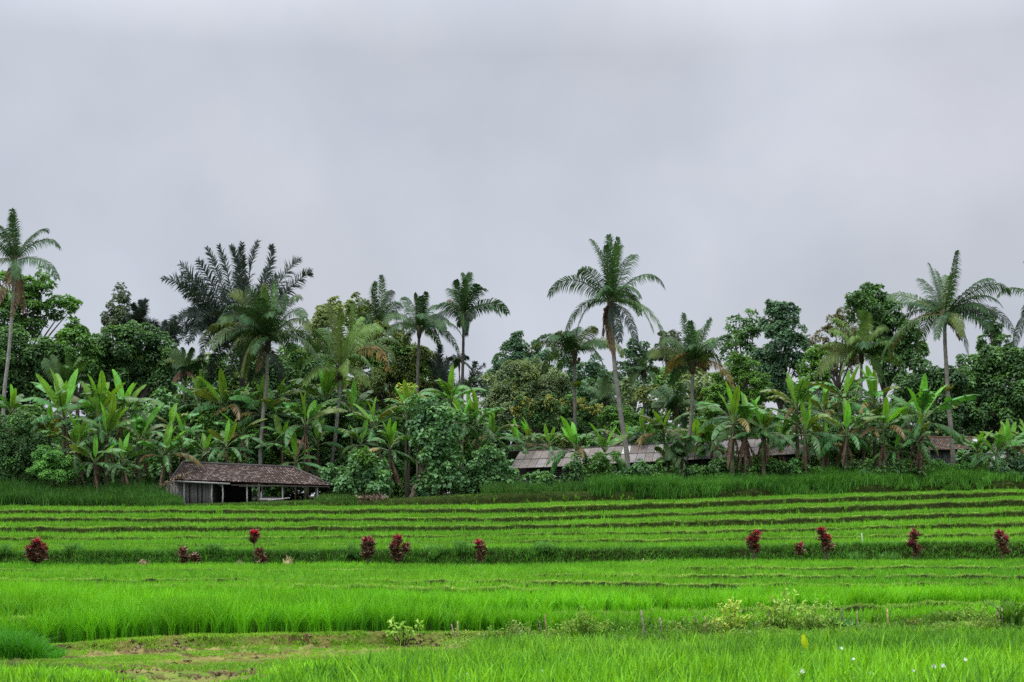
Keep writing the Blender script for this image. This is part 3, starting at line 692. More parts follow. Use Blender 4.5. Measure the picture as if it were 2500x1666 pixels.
palm("coconut_palm", "short coconut palm with spreading fronds just left of the tallest palm", 117,
     [(1403, 862), (1403, 910), (1403, 960), (1404, 1050), (1404, 1160)],
     [(1288, 862, 'y', 0.25), (1311, 834, 'g', 0.2), (1350, 828, 'y', 0.2), (1413, 793, 'g', 0.04), (1400, 800, 'k', 0.04), (1452, 806, 'y', 0.12), (1523, 868, 'y', 0.28), (1495, 845, 'y', 0.22), (1330, 900, 'p', 0.3), (1470, 900, 'p', 0.35), (1375, 820, 'g', 0.1)], 0.17, 6, (0.13, 0.12, 0.1), GP, filler=5)
palm("coconut_palm", "coconut palm with orange brown lower fronds and crooked trunk beside the long shed", 106,
     [(1692, 890), (1690, 962), (1689, 1000), (1687, 1030), (1680, 1080), (1674, 1120), (1671, 1165)],
     [(1669, 766, 'g', 0.02), (1680, 790, 'g', 0.02), (1732, 783, 'g', 0.05), (1714, 800, 'b', 0.04), (1777, 824, 'g', 0.1), (1783, 945, 'o', 0.3), (1752, 902, 'y', 0.35), (1584, 870, 'y', 0.2), (1617, 932, 'o', 0.36), (1635, 905, 'o', 0.3), (1640, 820, 'p', 0.15), (1650, 870, 'p'), (1725, 905, 'd', 0.3),
      (1735, 845, 'b'), (1700, 800, 'b', 0.03), (1610, 845, 'p')], 0.16, 4, (0.17, 0.155, 0.13), GP, filler=4)
palm("coconut_palm", "coconut palm with smooth grey trunk above the right banana grove", 112,
     [(2103, 866), (2103, 900), (2102, 965), (2100, 1050), (2098, 1185)],
     [(2041, 780, 'l', 0.16), (2098, 762, 'l', 0.03), (2112, 768, 'l', 0.03), (2122, 790, 'l', 0.1), (2003, 858, 'l', 0.26), (2000, 912, 'y', 0.26), (2165, 843, 'l', 0.1), (2168, 952, 'b', 0.26), (2060, 845, 'l', 0.36), (2145, 812, 'l'), (2045, 920, 'l', 0.36), (2075, 785, 'l', 0.08), (2185, 900, 'l', 0.28), (2025, 815, 'l', 0.2), (2135, 935, 'b', 0.36)], 0.155, 0, (0.25, 0.24, 0.21), GP, filler=3, ll=1.3)
palm("coconut_palm", "large full crowned coconut palm with straight trunk in front of the small tiled house", 108,
     [(2306, 772), (2307, 840), (2311, 906), (2316, 995), (2321, 1039), (2326, 1100), (2328, 1150)],
     [(2288, 633, 'g', 0.02), (2316, 624, 'g', 0.02), (2337, 661, 'b', 0.04), (2272, 668, 'g', 0.05), (2300, 680, 'p', 0.1), (2310, 650, 'g', 0.02), (2186, 716, 'p', 0.12), (2163, 787, 'g', 0.3), (2153, 872, 'p', 0.22), (2189, 867, 'o', 0.3), (2240, 790, 'p', 0.45), (2398, 695, 'g', 0.16), (2446, 724, 'g', 0.24),
      (2418, 760, 'g', 0.25), (2462, 822, 'k', 0.28), (2448, 835, 'k', 0.25), (2388, 875, 'y', 0.3), (2318, 832, 'y', 0.25), (2340, 830, 'd', 0.25), (2270, 850, 'p', 0.4), (2350, 720, 'p', 0.1), (2420, 800, 'k', 0.25)], 0.2, 5, (0.19, 0.175, 0.15), GP, filler=6, ll=1.3, kw={'n': 56})
palm("coconut_palm", "coconut palm at the right edge showing only its left hand fronds", 112,
     [(2548, 742), (2546, 850), (2544, 950), (2543, 1180)],
     [(2449, 718, 'g', 0.26), (2493, 648, 'g', 0.12), (2478, 845, 'k', 0.3), (2550, 620, 'g', 0.03), (2600, 650, 'g'), (2650, 730, 'g'), (2620, 840, 'g', 0.3)], 0.18, 0, (0.18, 0.17, 0.14), GP, filler=3)
# palms further back
GF = "paler palms standing further back"
palm("coconut_palm", "hazy small coconut palm far behind, between the tallest palm and the orange fronded palm", 150,
     [(1572, 905), (1572, 1100)], [(1528, 915, 'p'), (1608, 912, 'p'), (1550, 875, 'p'), (1595, 872, 'p'), (1572, 868, 'b', 0.03), (1540, 940, 'p', 0.35), (1602, 940, 'p', 0.35)], 0.15, 0, (0.12, 0.11, 0.1), GF, filler=4, ll=0.8)
palm("coconut_palm", "low coconut palm with fronds spreading behind the tallest palm trunk", 122,
     [(1478, 985), (1478, 1160)], [(1462, 925, 'p', 0.04), (1480, 920, 'p', 0.03), (1432, 950, 'p'), (1512, 975, 'p', 0.2), (1520, 1005, 'p', 0.3), (1430, 1000, 'p', 0.3), (1505, 945, 'p')], 0.16, 0, (0.1, 0.09, 0.07), GF, filler=4, ll=0.85)
palm("coconut_palm", "dusky coconut palm with level arching fronds left of the crooked trunk", 114,
     [(1652, 995), (1652, 1160)], [(1595, 985, 'p', 0.12), (1600, 1012, 'p', 0.25), (1590, 960, 'g', 0.2), (1640, 930, 'g', 0.04), (1690, 985, 'p', 0.2), (1715, 1000, 'p', 0.2), (1670, 945, 'g'), (1625, 1040, 'k', 0.4), (1675, 1050, 'k', 0.4), (1615, 945, 'g')], 0.15, 0, (0.1, 0.09, 0.07), GF, filler=4, ll=0.85)
palm("coconut_palm", "short palm with stiff upright pale fronds left of the dark flowering tree", 105,
     [(163, 950), (160, 1010), (158, 1180)], [(107, 880, 'p', 0.05), (128, 868, 'p', 0.03), (170, 868, 'b', 0.02), (190, 872, 'b', 0.03), (208, 884, 'b', 0.06), (150, 885, 'b', 0.03), (180, 900, 'b')], 0.12, 0, (0.14, 0.13, 0.1), GF, filler=3, ll=0.85)
palm("coconut_palm", "ragged palm with dry brown fronds under the dark sugar palm", 114,
     [(452, 905), (450, 1000), (450, 1180)], [(405, 880, 'y'), (420, 860, 'p'), (470, 850, 'p', 0.05), (500, 890, 'p'), (480, 930, 'd'), (425, 935, 'd'), (448, 850, 'p', 0.04)], 0.15, 0, (0.1, 0.085, 0.06), GF, filler=4, ll=0.8)
palm("coconut_palm", "young coconut palm without trunk growing in the grass below the long shed", 103,
     [(1632, 1130), (1632, 1165)], [(1600, 1095, 'y'), (1625, 1082, 'b', 0.05), (1655, 1092, 'b'), (1668, 1110, 'y', 0.3), (1605, 1125, 'b', 0.3), (1645, 1140, 'y', 0.4)], 0.1, 0, (0.1, 0.09, 0.05), None, filler=3, ll=0.6)
palm("coconut_palm", "young coconut palm with dark arching fronds at the foot of the crooked trunk", 102,
     [(1665, 1120), (1665, 1165)], [(1640, 1090, 'g', 0.3), (1628, 1120, 'g', 0.35), (1655, 1068, 'g', 0.08), (1650, 1140, 'p', 0.4), (1690, 1080, 'g')], 0.1, 0, (0.1, 0.09, 0.05), None, filler=3, ll=0.7)
# areca palm beside the slim dark palm
palm("areca_palm", "small areca palm with short dark fronds leaning beside the slim dark palm", 118,
     [(1121, 885), (1122, 940), (1124, 1190)], [(1096, 878, 'k', 0.2), (1097, 900, 'k', 0.3), (1118, 862, 'k', 0.05), (1145, 876, 'k', 0.2), (1148, 900, 'k', 0.25), (1108, 868, 'k'), (1135, 866, 'k')], 0.07, 0, (0.07, 0.065, 0.05), None, filler=2, ll=0.5, kw={'n': 20})
palm("areca_palm", "low dark feathery palm spreading right of the slim dark palm", 117,
     [(1146, 935), (1146, 1190)], [(1183, 893, 'k', 0.12), (1175, 915, 'k', 0.2), (1160, 885, 'k', 0.05), (1180, 945, 'k', 0.3), (1165, 960, 'k', 0.35), (1130, 940, 'k', 0.3)], 0.09, 0, (0.07, 0.065, 0.05), None, filler=3, ll=0.75, kw={'plume': 0.4, 'droop': 0.3, 'n': 26})
# dark sugar palms: stiff plumes
SK = {'plume': 0.6, 'droop': 0.3, 'n': 95, 'wd': 0.075, 'ragged': 0.05, 'rach': (0.06, 0.06, 0.045)}
palm("sugar_palm", "huge dark sugar palm with upright shaggy plumes rising behind the broad coconut palm", 116,
     [(590, 850), (592, 950), (594, 1180)],
     [(411, 690, 'k', 0.12), (432, 665, 'k', 0.06), (454, 655, 'k', 0.05), (459, 713, 'k', 0.1), (505, 606, 'k', 0.03), (543, 607, 'k', 0.03), (575, 610, 'k', 0.02), (595, 597, 'k', 0.02), (630, 590, 'k', 0.02), (663, 600, 'k', 0.05), (732, 634, 'k', 0.08), (757, 662, 'k', 0.08),
      (610, 640, 'k', 0.02), (580, 660, 'k', 0.02), (555, 650, 'k', 0.02), (520, 690, 'k', 0.04), (480, 740, 'k', 0.12), (440, 750, 'k', 0.16), (430, 800, 'k', 0.22), (640, 640, 'k', 0.03), (620, 700, 'k', 0.03), (470, 800, 'k', 0.22), (500, 850, 'k', 0.3), (560, 720, 'k', 0.03), (600, 720, 'k', 0.02), (690, 690, 'k', 0.05), (430, 825, 'k', 0.25), (462, 860, 'k', 0.32), (452, 770, 'k', 0.18), (520, 790, 'k', 0.2), (540, 750, 'k', 0.08), (640, 755, 'k', 0.06), (700, 720, 'k', 0.08), (660, 660, 'k', 0.04), (570, 690, 'k', 0.03), (500, 650, 'k', 0.05), (480, 690, 'k', 0.08)],
     0.3, 0, (0.035, 0.03, 0.025), None, SK, 1.2, 18, 'k')
palm("sugar_palm", "narrow blue black sugar palm plume left of the slim dark palm", 126,
     [(1080, 985), (1080, 1190)], [(1062, 865, 'k', 0.03), (1075, 845, 'k', 0.02), (1090, 870, 'k', 0.03), (1070, 900, 'k', 0.03), (1094, 905, 'k', 0.1), (1050, 890, 'k', 0.05)], 0.2, 0, (0.035, 0.03, 0.025), None, SK, 1.2, 4, 'k')
palm("sugar_palm", "dark feathery palm top beside the pointed grey tree", 146,
     [(345, 800), (345, 1100)], [(358, 733, 'k', 0.1), (362, 760, 'k', 0.2), (345, 735, 'k', 0.03), (330, 745, 'k', 0.06), (365, 790, 'k', 0.3)], 0.18, 0, (0.04, 0.035, 0.03), None, SK, 0.9, 3, 'k')
palm("sugar_palm", "dark feathery palm top rising behind the dark flowering tree", 140,
     [(412, 830), (412, 1100)], [(400, 785, 'k', 0.05), (420, 782, 'k', 0.05), (436, 795, 'k', 0.1), (445, 812, 'k', 0.2), (390, 800, 'k', 0.15)], 0.18, 0, (0.04, 0.035, 0.03), None, SK, 0.9, 3, 'k')

# ---------------------------------------------------------------- broadleaf trees and shrubs
def crown_mesh(mb, lobes, Y, cols, leaf, seed, cover=1.5, style="broad", backcut=0.55, depth=0.6, open_=0.0):
    """leaves on many small clumps over each lobe; lobes in photo pixels (cx, cy, r)"""
    g_ = rng_of("crown", seed); A = np.array(cols[0]); B = np.array(cols[1]); cen = []
    for li, lb in enumerate(lobes):
        c0 = P(lb[0], lb[1], Y) + np.array([0, g_.uniform(-depth, depth) * lb[2] * Y / F * 1.3, 0]); Rr = lb[2] * Y / F; cen.append(c0)
        nc = int(12 + Rr * 5); u = nrm(g_.normal(0, 1, (nc, 3)))
        u = u[(u[:, 1] < 0.25) | (g_.uniform(0, 1, nc) < backcut)]
        u = u[g_.uniform(0, 1, len(u)) > open_]
        if not len(u): continue
        rc = Rr * g_.uniform(0.30, 0.46, len(u)); cc = c0 + u * (Rr * g_.uniform(0.55, 0.92, len(u)))[:, None]
        if style == "feathery": cc[:, 2] = c0[2] + (cc[:, 2] - c0[2]) * 0.9
        area = 4 * PI * rc ** 2 * 0.62; la = leaf[0] * leaf[1] * 0.5
        nl = np.maximum(8, (area * cover / la)).astype(int); idx = np.repeat(np.arange(len(u)), nl); n = len(idx)
        v = nrm(g_.normal(0, 1, (n, 3)) + u[idx] * 0.75 + np.array([0, 0, 0.45]))
        q = v * (rc[idx] * g_.uniform(0.55, 1.08, n) ** 0.6)[:, None]
        if style == "feathery": q[:, 2] *= 0.45
        p = cc[idx] + q
        nmv = nrm(v * 0.8 + np.array([0, 0, 0.9]) + g_.normal(0, 0.45, (n, 3)))
        ax = nrm(np.cross(nmv, g_.normal(0, 1, (n, 3)))); ax = nrm(ax + v * 0.45 + np.array([0, 0, -0.35 if style != "feathery" else -0.1]))
        tone = np.clip(0.45 + 0.28 * g_.normal(0, 1, len(u))[idx] + g_.normal(0, 0.16, n) + 0.2 * wav(p[:, 0] * 2.0, p[:, 2] * 2.0, 1.0, li), 0, 1)[:, None]
        col = A * (1 - tone) + B * tone
        s_ = g_.uniform(0.7, 1.2, n)
        leaves(mb, p, ax, nmv, leaf[0] * s_, leaf[1] * s_, col)
    return cen

GREENS = {  # blue, pale and grey are lifted so the leaf colour carries distance haze
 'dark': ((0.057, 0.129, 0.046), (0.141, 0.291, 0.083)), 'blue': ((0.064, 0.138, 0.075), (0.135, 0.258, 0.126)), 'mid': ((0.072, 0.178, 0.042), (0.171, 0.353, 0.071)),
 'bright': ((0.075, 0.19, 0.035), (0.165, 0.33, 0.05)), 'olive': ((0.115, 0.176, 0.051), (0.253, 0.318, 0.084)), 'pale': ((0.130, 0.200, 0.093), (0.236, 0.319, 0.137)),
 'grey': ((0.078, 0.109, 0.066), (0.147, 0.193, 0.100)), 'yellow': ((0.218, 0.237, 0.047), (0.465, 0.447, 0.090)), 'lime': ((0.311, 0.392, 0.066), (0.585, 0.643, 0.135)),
 'vine': ((0.077, 0.188, 0.071), (0.182, 0.359, 0.133)), 'fern': ((0.092, 0.256, 0.062), (0.205, 0.449, 0.101)), 'deep': ((0.046, 0.106, 0.043), (0.112, 0.229, 0.075)),
 'brown': ((0.132, 0.127, 0.065), (0.219, 0.225, 0.093))}

def tree(name, label, Y, lobes, col, leaf=(0.34, 0.2), trunk=None, group=None, cat="tree", cover=1.85, style="broad", accent=None, bark=(0.09, 0.075, 0.06), open_=0.0, tr=0.2, stem="trunk", crown="crown", depth=0.6):
    g_ = rng_of(label); cxm = float(np.mean([l[0] for l in lobes])) if trunk is None else trunk
    base = ground(cxm, Y); root = thing(name, label, cat, base, group)
    mb = MB(); cen = crown_mesh(mb, lobes, Y, GREENS[col], leaf, label, cover, style, open_=open_, depth=depth)
    mb.build(crown, M_TREE, root, base)
    if accent:
        for q, lb in enumerate(accent[1]):
            mb = MB(); crown_mesh(mb, [lb], Y - 0.6, GREENS[accent[0]], leaf if accent[0] != 'lime' else (0.2, 0.14), label + "a%d" % q, 0.55, style, depth=0.3)
            mb.build("flower_cluster" if accent[0] == 'lime' else "young_leaves", M_TREE, root, base)
    # trunk forks into limbs that reach the lobes
    mb = MB(); cen = np.array(cen); cm = cen.mean(0); zlow = min(l[2] for l in cen)
    fork = np.array([base[0] * 0.75 + cm[0] * 0.25, base[1], max(base[2] + 0.3, base[2] + (zlow - base[2]) * 0.75)])
    t = np.linspace(0, 1, 9)[:, None]; pts = base + (fork - base) * t + np.sin(t * 5 + g_.uniform(0, 6)) * np.array([tr * 0.7, 0, 0]) * (t * (1 - t) * 4); pts[0, 2] -= 0.15
    tube(mb, pts, tr * np.linspace(1.35, 0.8, 9), np.array(bark), 8)
    for c_ in cen[:14]:
        mid = fork + (c_ - fork) * 0.5 + np.array([0, 0, 0.12 * np.linalg.norm(c_ - fork)]) + g_.normal(0, 0.15, 3)
        tt = np.linspace(0, 1, 7)[:, None]; lp = (1 - tt) ** 2 * fork + 2 * (1 - tt) * tt * mid + tt ** 2 * c_
        tube(mb, lp, tr * np.linspace(0.55, 0.12, 7), np.array(bark), 6)
    mb.build(stem, M_BARK, root, base, True)
    return root
def shrub(name, label, Y, lobes, col, leaf=(0.26, 0.16), **k):
    k.setdefault('tr', 0.05); k.setdefault('cat', 'shrub')
    return tree(name, label, Y, lobes, col, leaf, stem="stem", crown="foliage", **k)

tree("leafy_tree", "large airy green tree with spreading layers behind the leftmost palm", 125,
     [(20, 705, 46), (70, 695, 36), (110, 668, 18), (108, 705, 26), (60, 740, 45), (130, 752, 34), (163, 742, 22), (185, 745, 12), (10, 780, 50), (80, 795, 36), (176, 790, 17), (172, 808, 18), (-40, 720, 60), (-60, 800, 60)], 'mid', (0.36, 0.17), 40, style="feathery", open_=0.14, cover=1.4)
tree("leafy_tree", "dark dense tree below the spreading tree at the left edge", 118,
     [(20, 860, 56), (90, 882, 48), (40, 930, 48), (125, 868, 36), (-20, 920, 55), (60, 985, 36), (100, 940, 40), (-40, 1000, 50), (20, 1000, 40), (-70, 860, 60)], 'dark', (0.36, 0.22), 50, accent=('mid', [(30, 830, 26), (110, 845, 24), (20, 885, 18), (80, 960, 20)]))
tree("leafy_tree", "fresh green rounded tree between the left palms and the dark flowering tree", 120,
     [(195, 850, 40), (215, 890, 34), (172, 838, 30), (150, 865, 34), (232, 865, 24), (140, 905, 30)], 'mid', (0.34, 0.2), 190, accent=('bright', [(205, 835, 22), (175, 860, 20)]))
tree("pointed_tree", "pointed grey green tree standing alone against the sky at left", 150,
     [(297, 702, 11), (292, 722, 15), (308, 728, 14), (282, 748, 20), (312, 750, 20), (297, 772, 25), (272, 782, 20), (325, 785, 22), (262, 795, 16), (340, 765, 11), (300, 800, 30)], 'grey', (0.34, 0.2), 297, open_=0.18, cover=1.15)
tree("flowering_tree", "dark dense tree dotted with pale yellow flower clusters left of the sugar palm", 122,
     [(300, 848, 46), (350, 828, 40), (388, 838, 34), (260, 880, 38), (330, 900, 48), (390, 890, 42), (250, 845, 24), (420, 880, 24), (345, 935, 44), (290, 930, 40), (230, 900, 22), (400, 930, 34)], 'dark', (0.36, 0.2), 330,
     accent=('lime', [(232, 868, 6), (215, 880, 6), (290, 880, 7), (300, 895, 5), (340, 872, 6), (345, 895, 5), (270, 872, 5), (250, 850, 5), (320, 860, 4), (280, 905, 5)]))
tree("leafy_tree", "brownish olive tree top showing behind the palms right of the sugar palm", 140,
     [(790, 765, 26), (832, 748, 26), (872, 745, 24), (882, 790, 34), (775, 795, 26), (820, 800, 40), (880, 830, 36), (775, 840, 30), (830, 850, 34)], 'olive', (0.34, 0.22), 830, cover=1.3, open_=0.08)
tree("leafy_tree", "big olive green tree filling the space left of the slim dark palm", 128,
     [(880, 850, 42), (930, 828, 34), (990, 842, 34), (1030, 872, 36), (960, 890, 50), (1010, 920, 48), (900, 915, 44), (1048, 930, 32), (950, 955, 45), (1058, 968, 28), (870, 965, 40), (1000, 985, 36)], 'olive', (0.26, 0.16), 960, accent=('mid', [(880, 835, 30), (940, 870, 34), (985, 875, 26), (1045, 905, 24), (915, 900, 26)]))
tree("leafy_tree", "dark tree filling the space below the sugar palm, behind the shelter bananas", 132,
     [(500, 905, 32), (545, 890, 34), (600, 900, 36), (640, 880, 30), (680, 905, 34), (730, 895, 32), (770, 910, 30), (560, 935, 34), (650, 940, 36), (720, 945, 34), (480, 945, 30)], 'dark', (0.34, 0.2), 620, accent=('olive', [(545, 900, 18), (590, 925, 18)]))
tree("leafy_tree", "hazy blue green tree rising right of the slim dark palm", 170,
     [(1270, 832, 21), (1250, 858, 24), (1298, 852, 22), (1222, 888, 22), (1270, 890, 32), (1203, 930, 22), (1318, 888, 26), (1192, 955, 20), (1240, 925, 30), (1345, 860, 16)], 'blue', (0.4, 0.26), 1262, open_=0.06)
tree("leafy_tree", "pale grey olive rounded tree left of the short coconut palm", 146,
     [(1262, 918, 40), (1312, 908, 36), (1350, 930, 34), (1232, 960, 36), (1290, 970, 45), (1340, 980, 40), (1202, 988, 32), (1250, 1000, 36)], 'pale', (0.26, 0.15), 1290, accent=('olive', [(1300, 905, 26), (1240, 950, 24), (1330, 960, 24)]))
tree("leafy_tree", "thin blue green tree between the short palm and the tallest palm trunk", 158,
     [(1378, 905, 30), (1420, 915, 34), (1460, 895, 28), (1440, 950, 35), (1390, 960, 36), (1475, 940, 26)], 'blue', (0.36, 0.22), 1420, open_=0.16, cover=1.1)
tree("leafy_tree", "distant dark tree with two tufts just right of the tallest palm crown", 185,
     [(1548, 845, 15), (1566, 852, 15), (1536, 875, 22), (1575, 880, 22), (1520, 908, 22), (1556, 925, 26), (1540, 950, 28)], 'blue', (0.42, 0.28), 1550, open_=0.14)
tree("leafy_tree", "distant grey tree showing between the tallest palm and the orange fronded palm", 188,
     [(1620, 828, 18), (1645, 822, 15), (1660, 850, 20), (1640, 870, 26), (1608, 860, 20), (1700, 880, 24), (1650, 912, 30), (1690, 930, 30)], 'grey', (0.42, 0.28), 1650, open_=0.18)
tree("leafy_tree", "loose leaved green tree leaning on the left side of the big dark tree", 140,
     [(1832, 768, 17), (1800, 793, 22), (1845, 795, 24), (1785, 825, 24), (1830, 830, 30), (1778, 860, 22), (1820, 870, 26)], 'dark', (0.4, 0.22), 1825, open_=0.2, cover=1.1)
tree("leafy_tree", "big dark blue green tree with a twin topped crown right of centre", 135,
     [(1900, 762, 25), (1925, 770, 24), (1888, 790, 28), (1938, 808, 28), (1900, 830, 38), (1942, 850, 28), (1880, 862, 36), (1932, 890, 32), (1890, 908, 32), (1952, 880, 17), (1858, 900, 24), (1880, 742, 8), (1905, 945, 30)], 'blue', (0.36, 0.22), 1905, open_=0.05)
tree("feathery_tree", "bright feathery leaved tree in layers below the big dark tree", 120,
     [(1792, 880, 23), (1830, 892, 25), (1815, 918, 30), (1775, 920, 26), (1850, 928, 23), (1800, 955, 30), (1868, 958, 22), (1760, 960, 26), (1732, 962, 22), (1840, 968, 30), (1795, 990, 30), (1740, 995, 28)], 'bright', (0.3, 0.1), 1800, style="feathery", cover=1.6)
tree("leafy_tree", "light green tree with a pale thin trunk between the dark tree and the grove palm", 121,
     [(1985, 862, 21), (2005, 880, 23), (1972, 890, 20), (1995, 908, 22), (2008, 932, 20), (1965, 920, 16)], 'bright', (0.32, 0.2), 2003, bark=(0.3, 0.29, 0.26), tr=0.14)
tree("leafy_tree", "tall dark green tree whose rounded top stands above the grove palm", 130,
     [(2088, 728, 24), (2120, 714, 22), (2152, 720, 22), (2083, 758, 20), (2130, 760, 35), (2168, 762, 30), (2190, 800, 36), (2142, 800, 36), (2190, 850, 36), (2230, 862, 38), (2160, 842, 34), (2220, 810, 26), (2165, 900, 36)], 'dark', (0.36, 0.24), 2160, accent=('mid', [(2115, 745, 22), (2150, 775, 24)]))
tree("leafy_tree", "thin brownish tree left of the tall rounded tree", 142,
     [(2038, 798, 24), (2060, 776, 20), (2020, 820, 22), (2058, 830, 36), (2010, 850, 26), (2058, 880, 36), (1978, 832, 13), (2085, 860, 30)], 'brown', (0.28, 0.16), 2050, open_=0.14, cover=1.1)
tree("leafy_tree", "wide dark green tree filling the right edge below the palm fronds", 128,
     [(2380, 900, 40), (2420, 880, 36), (2460, 888, 42), (2500, 882, 42), (2350, 950, 45), (2400, 960, 50), (2460, 962, 50), (2500, 970, 45), (2440, 1022, 50), (2380, 1032, 45), (2492, 1042, 45), (2545, 930, 55), (2560, 1020, 55), (2360, 1010, 40)], 'dark', (0.36, 0.22), 2440, accent=('bright', [(2420, 985, 22), (2470, 1000, 24), (2480, 905, 20), (2490, 960, 24), (2440, 930, 18)]))
tree("leafy_tree", "deep green tree behind the full crowned palm trunk", 126,
     [(2260, 920, 38), (2292, 960, 42), (2230, 982, 38), (2270, 1012, 42), (2330, 1012, 38), (2320, 930, 34), (2215, 940, 30)], 'deep', (0.36, 0.22), 2280)
tree("leafy_tree", "small tree top peeping behind the right fronds of the full crowned palm", 144,
     [(2415, 772, 14), (2425, 805, 20), (2442, 838, 20), (2410, 840, 24), (2460, 862, 24)], 'dark', (0.36, 0.22), 2425, open_=0.1)
tree("bushy_tree", "yellowish bushy tree with dark underside behind the left end of the shed roof", 120,
     [(1278, 985, 20), (1302, 1005, 26), (1345, 990, 23), (1330, 1030, 28), (1290, 1035, 24)], 'dark', (0.28, 0.17), 1310, accent=('yellow', [(1275, 982, 18), (1300, 995, 18), (1345, 985, 18), (1262, 1000, 12)]))
tree("bushy_tree", "yellowish bushy tree behind the banana plants in the middle of the shed roof", 119,
     [(1382, 1000, 24), (1420, 1003, 24), (1452, 1010, 22), (1400, 1038, 30), (1440, 1040, 28)], 'dark', (0.28, 0.17), 1415, accent=('yellow', [(1380, 992, 15), (1420, 992, 16), (1455, 1000, 14)]))
tree("bushy_tree", "layered light green bush behind the shed roof beside the tallest palm trunk", 117,
     [(1490, 1010, 22), (1522, 1015, 24), (1482, 1035, 24), (1512, 1045, 26), (1545, 1030, 22)], 'mid', (0.28, 0.14), 1505, style="feathery", accent=('bright', [(1490, 1005, 18), (1520, 1010, 18)]))
tree("vine_covered_tree", "tree smothered in heart shaped vine leaves left of the long shed", 100,
     [(1012, 990, 22), (1052, 985, 20), (1020, 1020, 34), (1070, 1015, 34), (1105, 1030, 27), (1040, 1060, 38), (1090, 1070, 36), (1050, 1110, 34), (1100, 1122, 34), (1080, 1162, 36), (1122, 1170, 32), (1038, 1172, 26)], 'vine', (0.36, 0.28), 1003, bark=(0.12, 0.105, 0.07), depth=0.4, tr=0.17, cover=1.35)
tree("papaya_tree", "slender pale green tree with small leaf tufts above the vine covered tree", 108,
     [(985, 950, 14), (1005, 948, 13), (995, 965, 15), (1025, 968, 12), (985, 975, 12)], 'lime', (0.3, 0.14), 998, tr=0.08, cover=0.8, style="feathery")
shrub("leafy_shrub", "rounded shrub with large dark leaves right of the shelter", 98.5,
     [(880, 1125, 26), (912, 1150, 32), (862, 1160, 26), (930, 1180, 28), (882, 1190, 30), (845, 1185, 22)], 'vine', (0.34, 0.26), trunk=890, accent=('bright', [(890, 1112, 14), (905, 1125, 12)]))
shrub("leafy_shrub", "low leafy shrub touching the right corner of the shelter roof", 99.5,
     [(800, 1148, 20), (795, 1172, 24), (822, 1190, 22), (828, 1160, 20)], 'vine', (0.3, 0.22), trunk=805)
shrub("feathery_shrub", "light green feathery shrub under the left banana clump", 96.5,
     [(100, 1110, 24), (130, 1122, 28), (168, 1130, 20), (110, 1150, 30), (160, 1160, 26), (190, 1150, 14)], 'fern', (0.22, 0.07), trunk=130, style="feathery", cover=1.7)
shrub("leafy_shrub", "dark wide shrub at the left edge above the tall grass", 98,
     [(30, 1050, 42), (62, 1080, 38), (20, 1110, 45), (42, 1160, 38), (-30, 1080, 50), (85, 1130, 26), (-20, 1160, 50)], 'dark', (0.24, 0.12), trunk=30, accent=('fern', [(40, 1030, 20), (15, 1130, 18)]))
shrub("creeping_vines", "mound of creeping vines beside the left end of the shed roof", 100,
     [(1212, 1128, 28), (1180, 1160, 32), (1242, 1158, 26), (1210, 1185, 26), (1150, 1182, 28), (1165, 1130, 22), (1195, 1105, 20)], 'vine', (0.3, 0.24), trunk=1200)
shrub("creeping_vines", "low mound of creeping vines in front of the shed wall", 100.5,
     [(1292, 1182, 20), (1332, 1182, 22), (1262, 1190, 20), (1310, 1165, 14), (1350, 1190, 16)], 'vine', (0.28, 0.22), trunk=1305, accent=('bright', [(1330, 1170, 12)]))
shrub("leafy_shrub", "dark shrub round the foot of the banana plant in front of the shed", 101,
     [(1402, 1150, 22), (1390, 1182, 24), (1430, 1182, 22), (1412, 1125, 18), (1372, 1190, 16)], 'dark', (0.28, 0.2), trunk=1402)
shrub("leafy_shrub", "light green open shrub between the banana plants and the tallest palm", 101.5,
     [(1462, 1120, 18), (1442, 1142, 18), (1482, 1140, 16), (1500, 1115, 12), (1470, 1160, 18)], 'mid', (0.24, 0.13), trunk=1465, open_=0.15)
shrub("leafy_shrub", "dark bluish shrub in the tall grass at the right edge", 106,
     [(2440, 1150, 24), (2478, 1148, 28), (2412, 1162, 18), (2520, 1150, 30), (2462, 1168, 20)], 'blue', (0.26, 0.16), trunk=2460)
shrub("leafy_shrub", "shadowy shrub below the brown skirted bananas", 103.5,
     [(1792, 1160, 22), (1768, 1172, 18), (1830, 1172, 16)], 'dark', (0.26, 0.16), trunk=1792)
shrub("leafy_shrub", "shadowy shrub left of the middle grove banana with brown skirt", 104,
     [(1950, 1155, 24), (1925, 1170, 18), (1975, 1172, 16)], 'dark', (0.26, 0.16), trunk=1950)
shrub("leafy_shrub", "soft green shrub at the foot of the full crowned palm", 106.5,
     [(2292, 1142, 18), (2270, 1155, 16), (2350, 1145, 16), (2372, 1150, 14)], 'fern', (0.24, 0.1), trunk=2310)

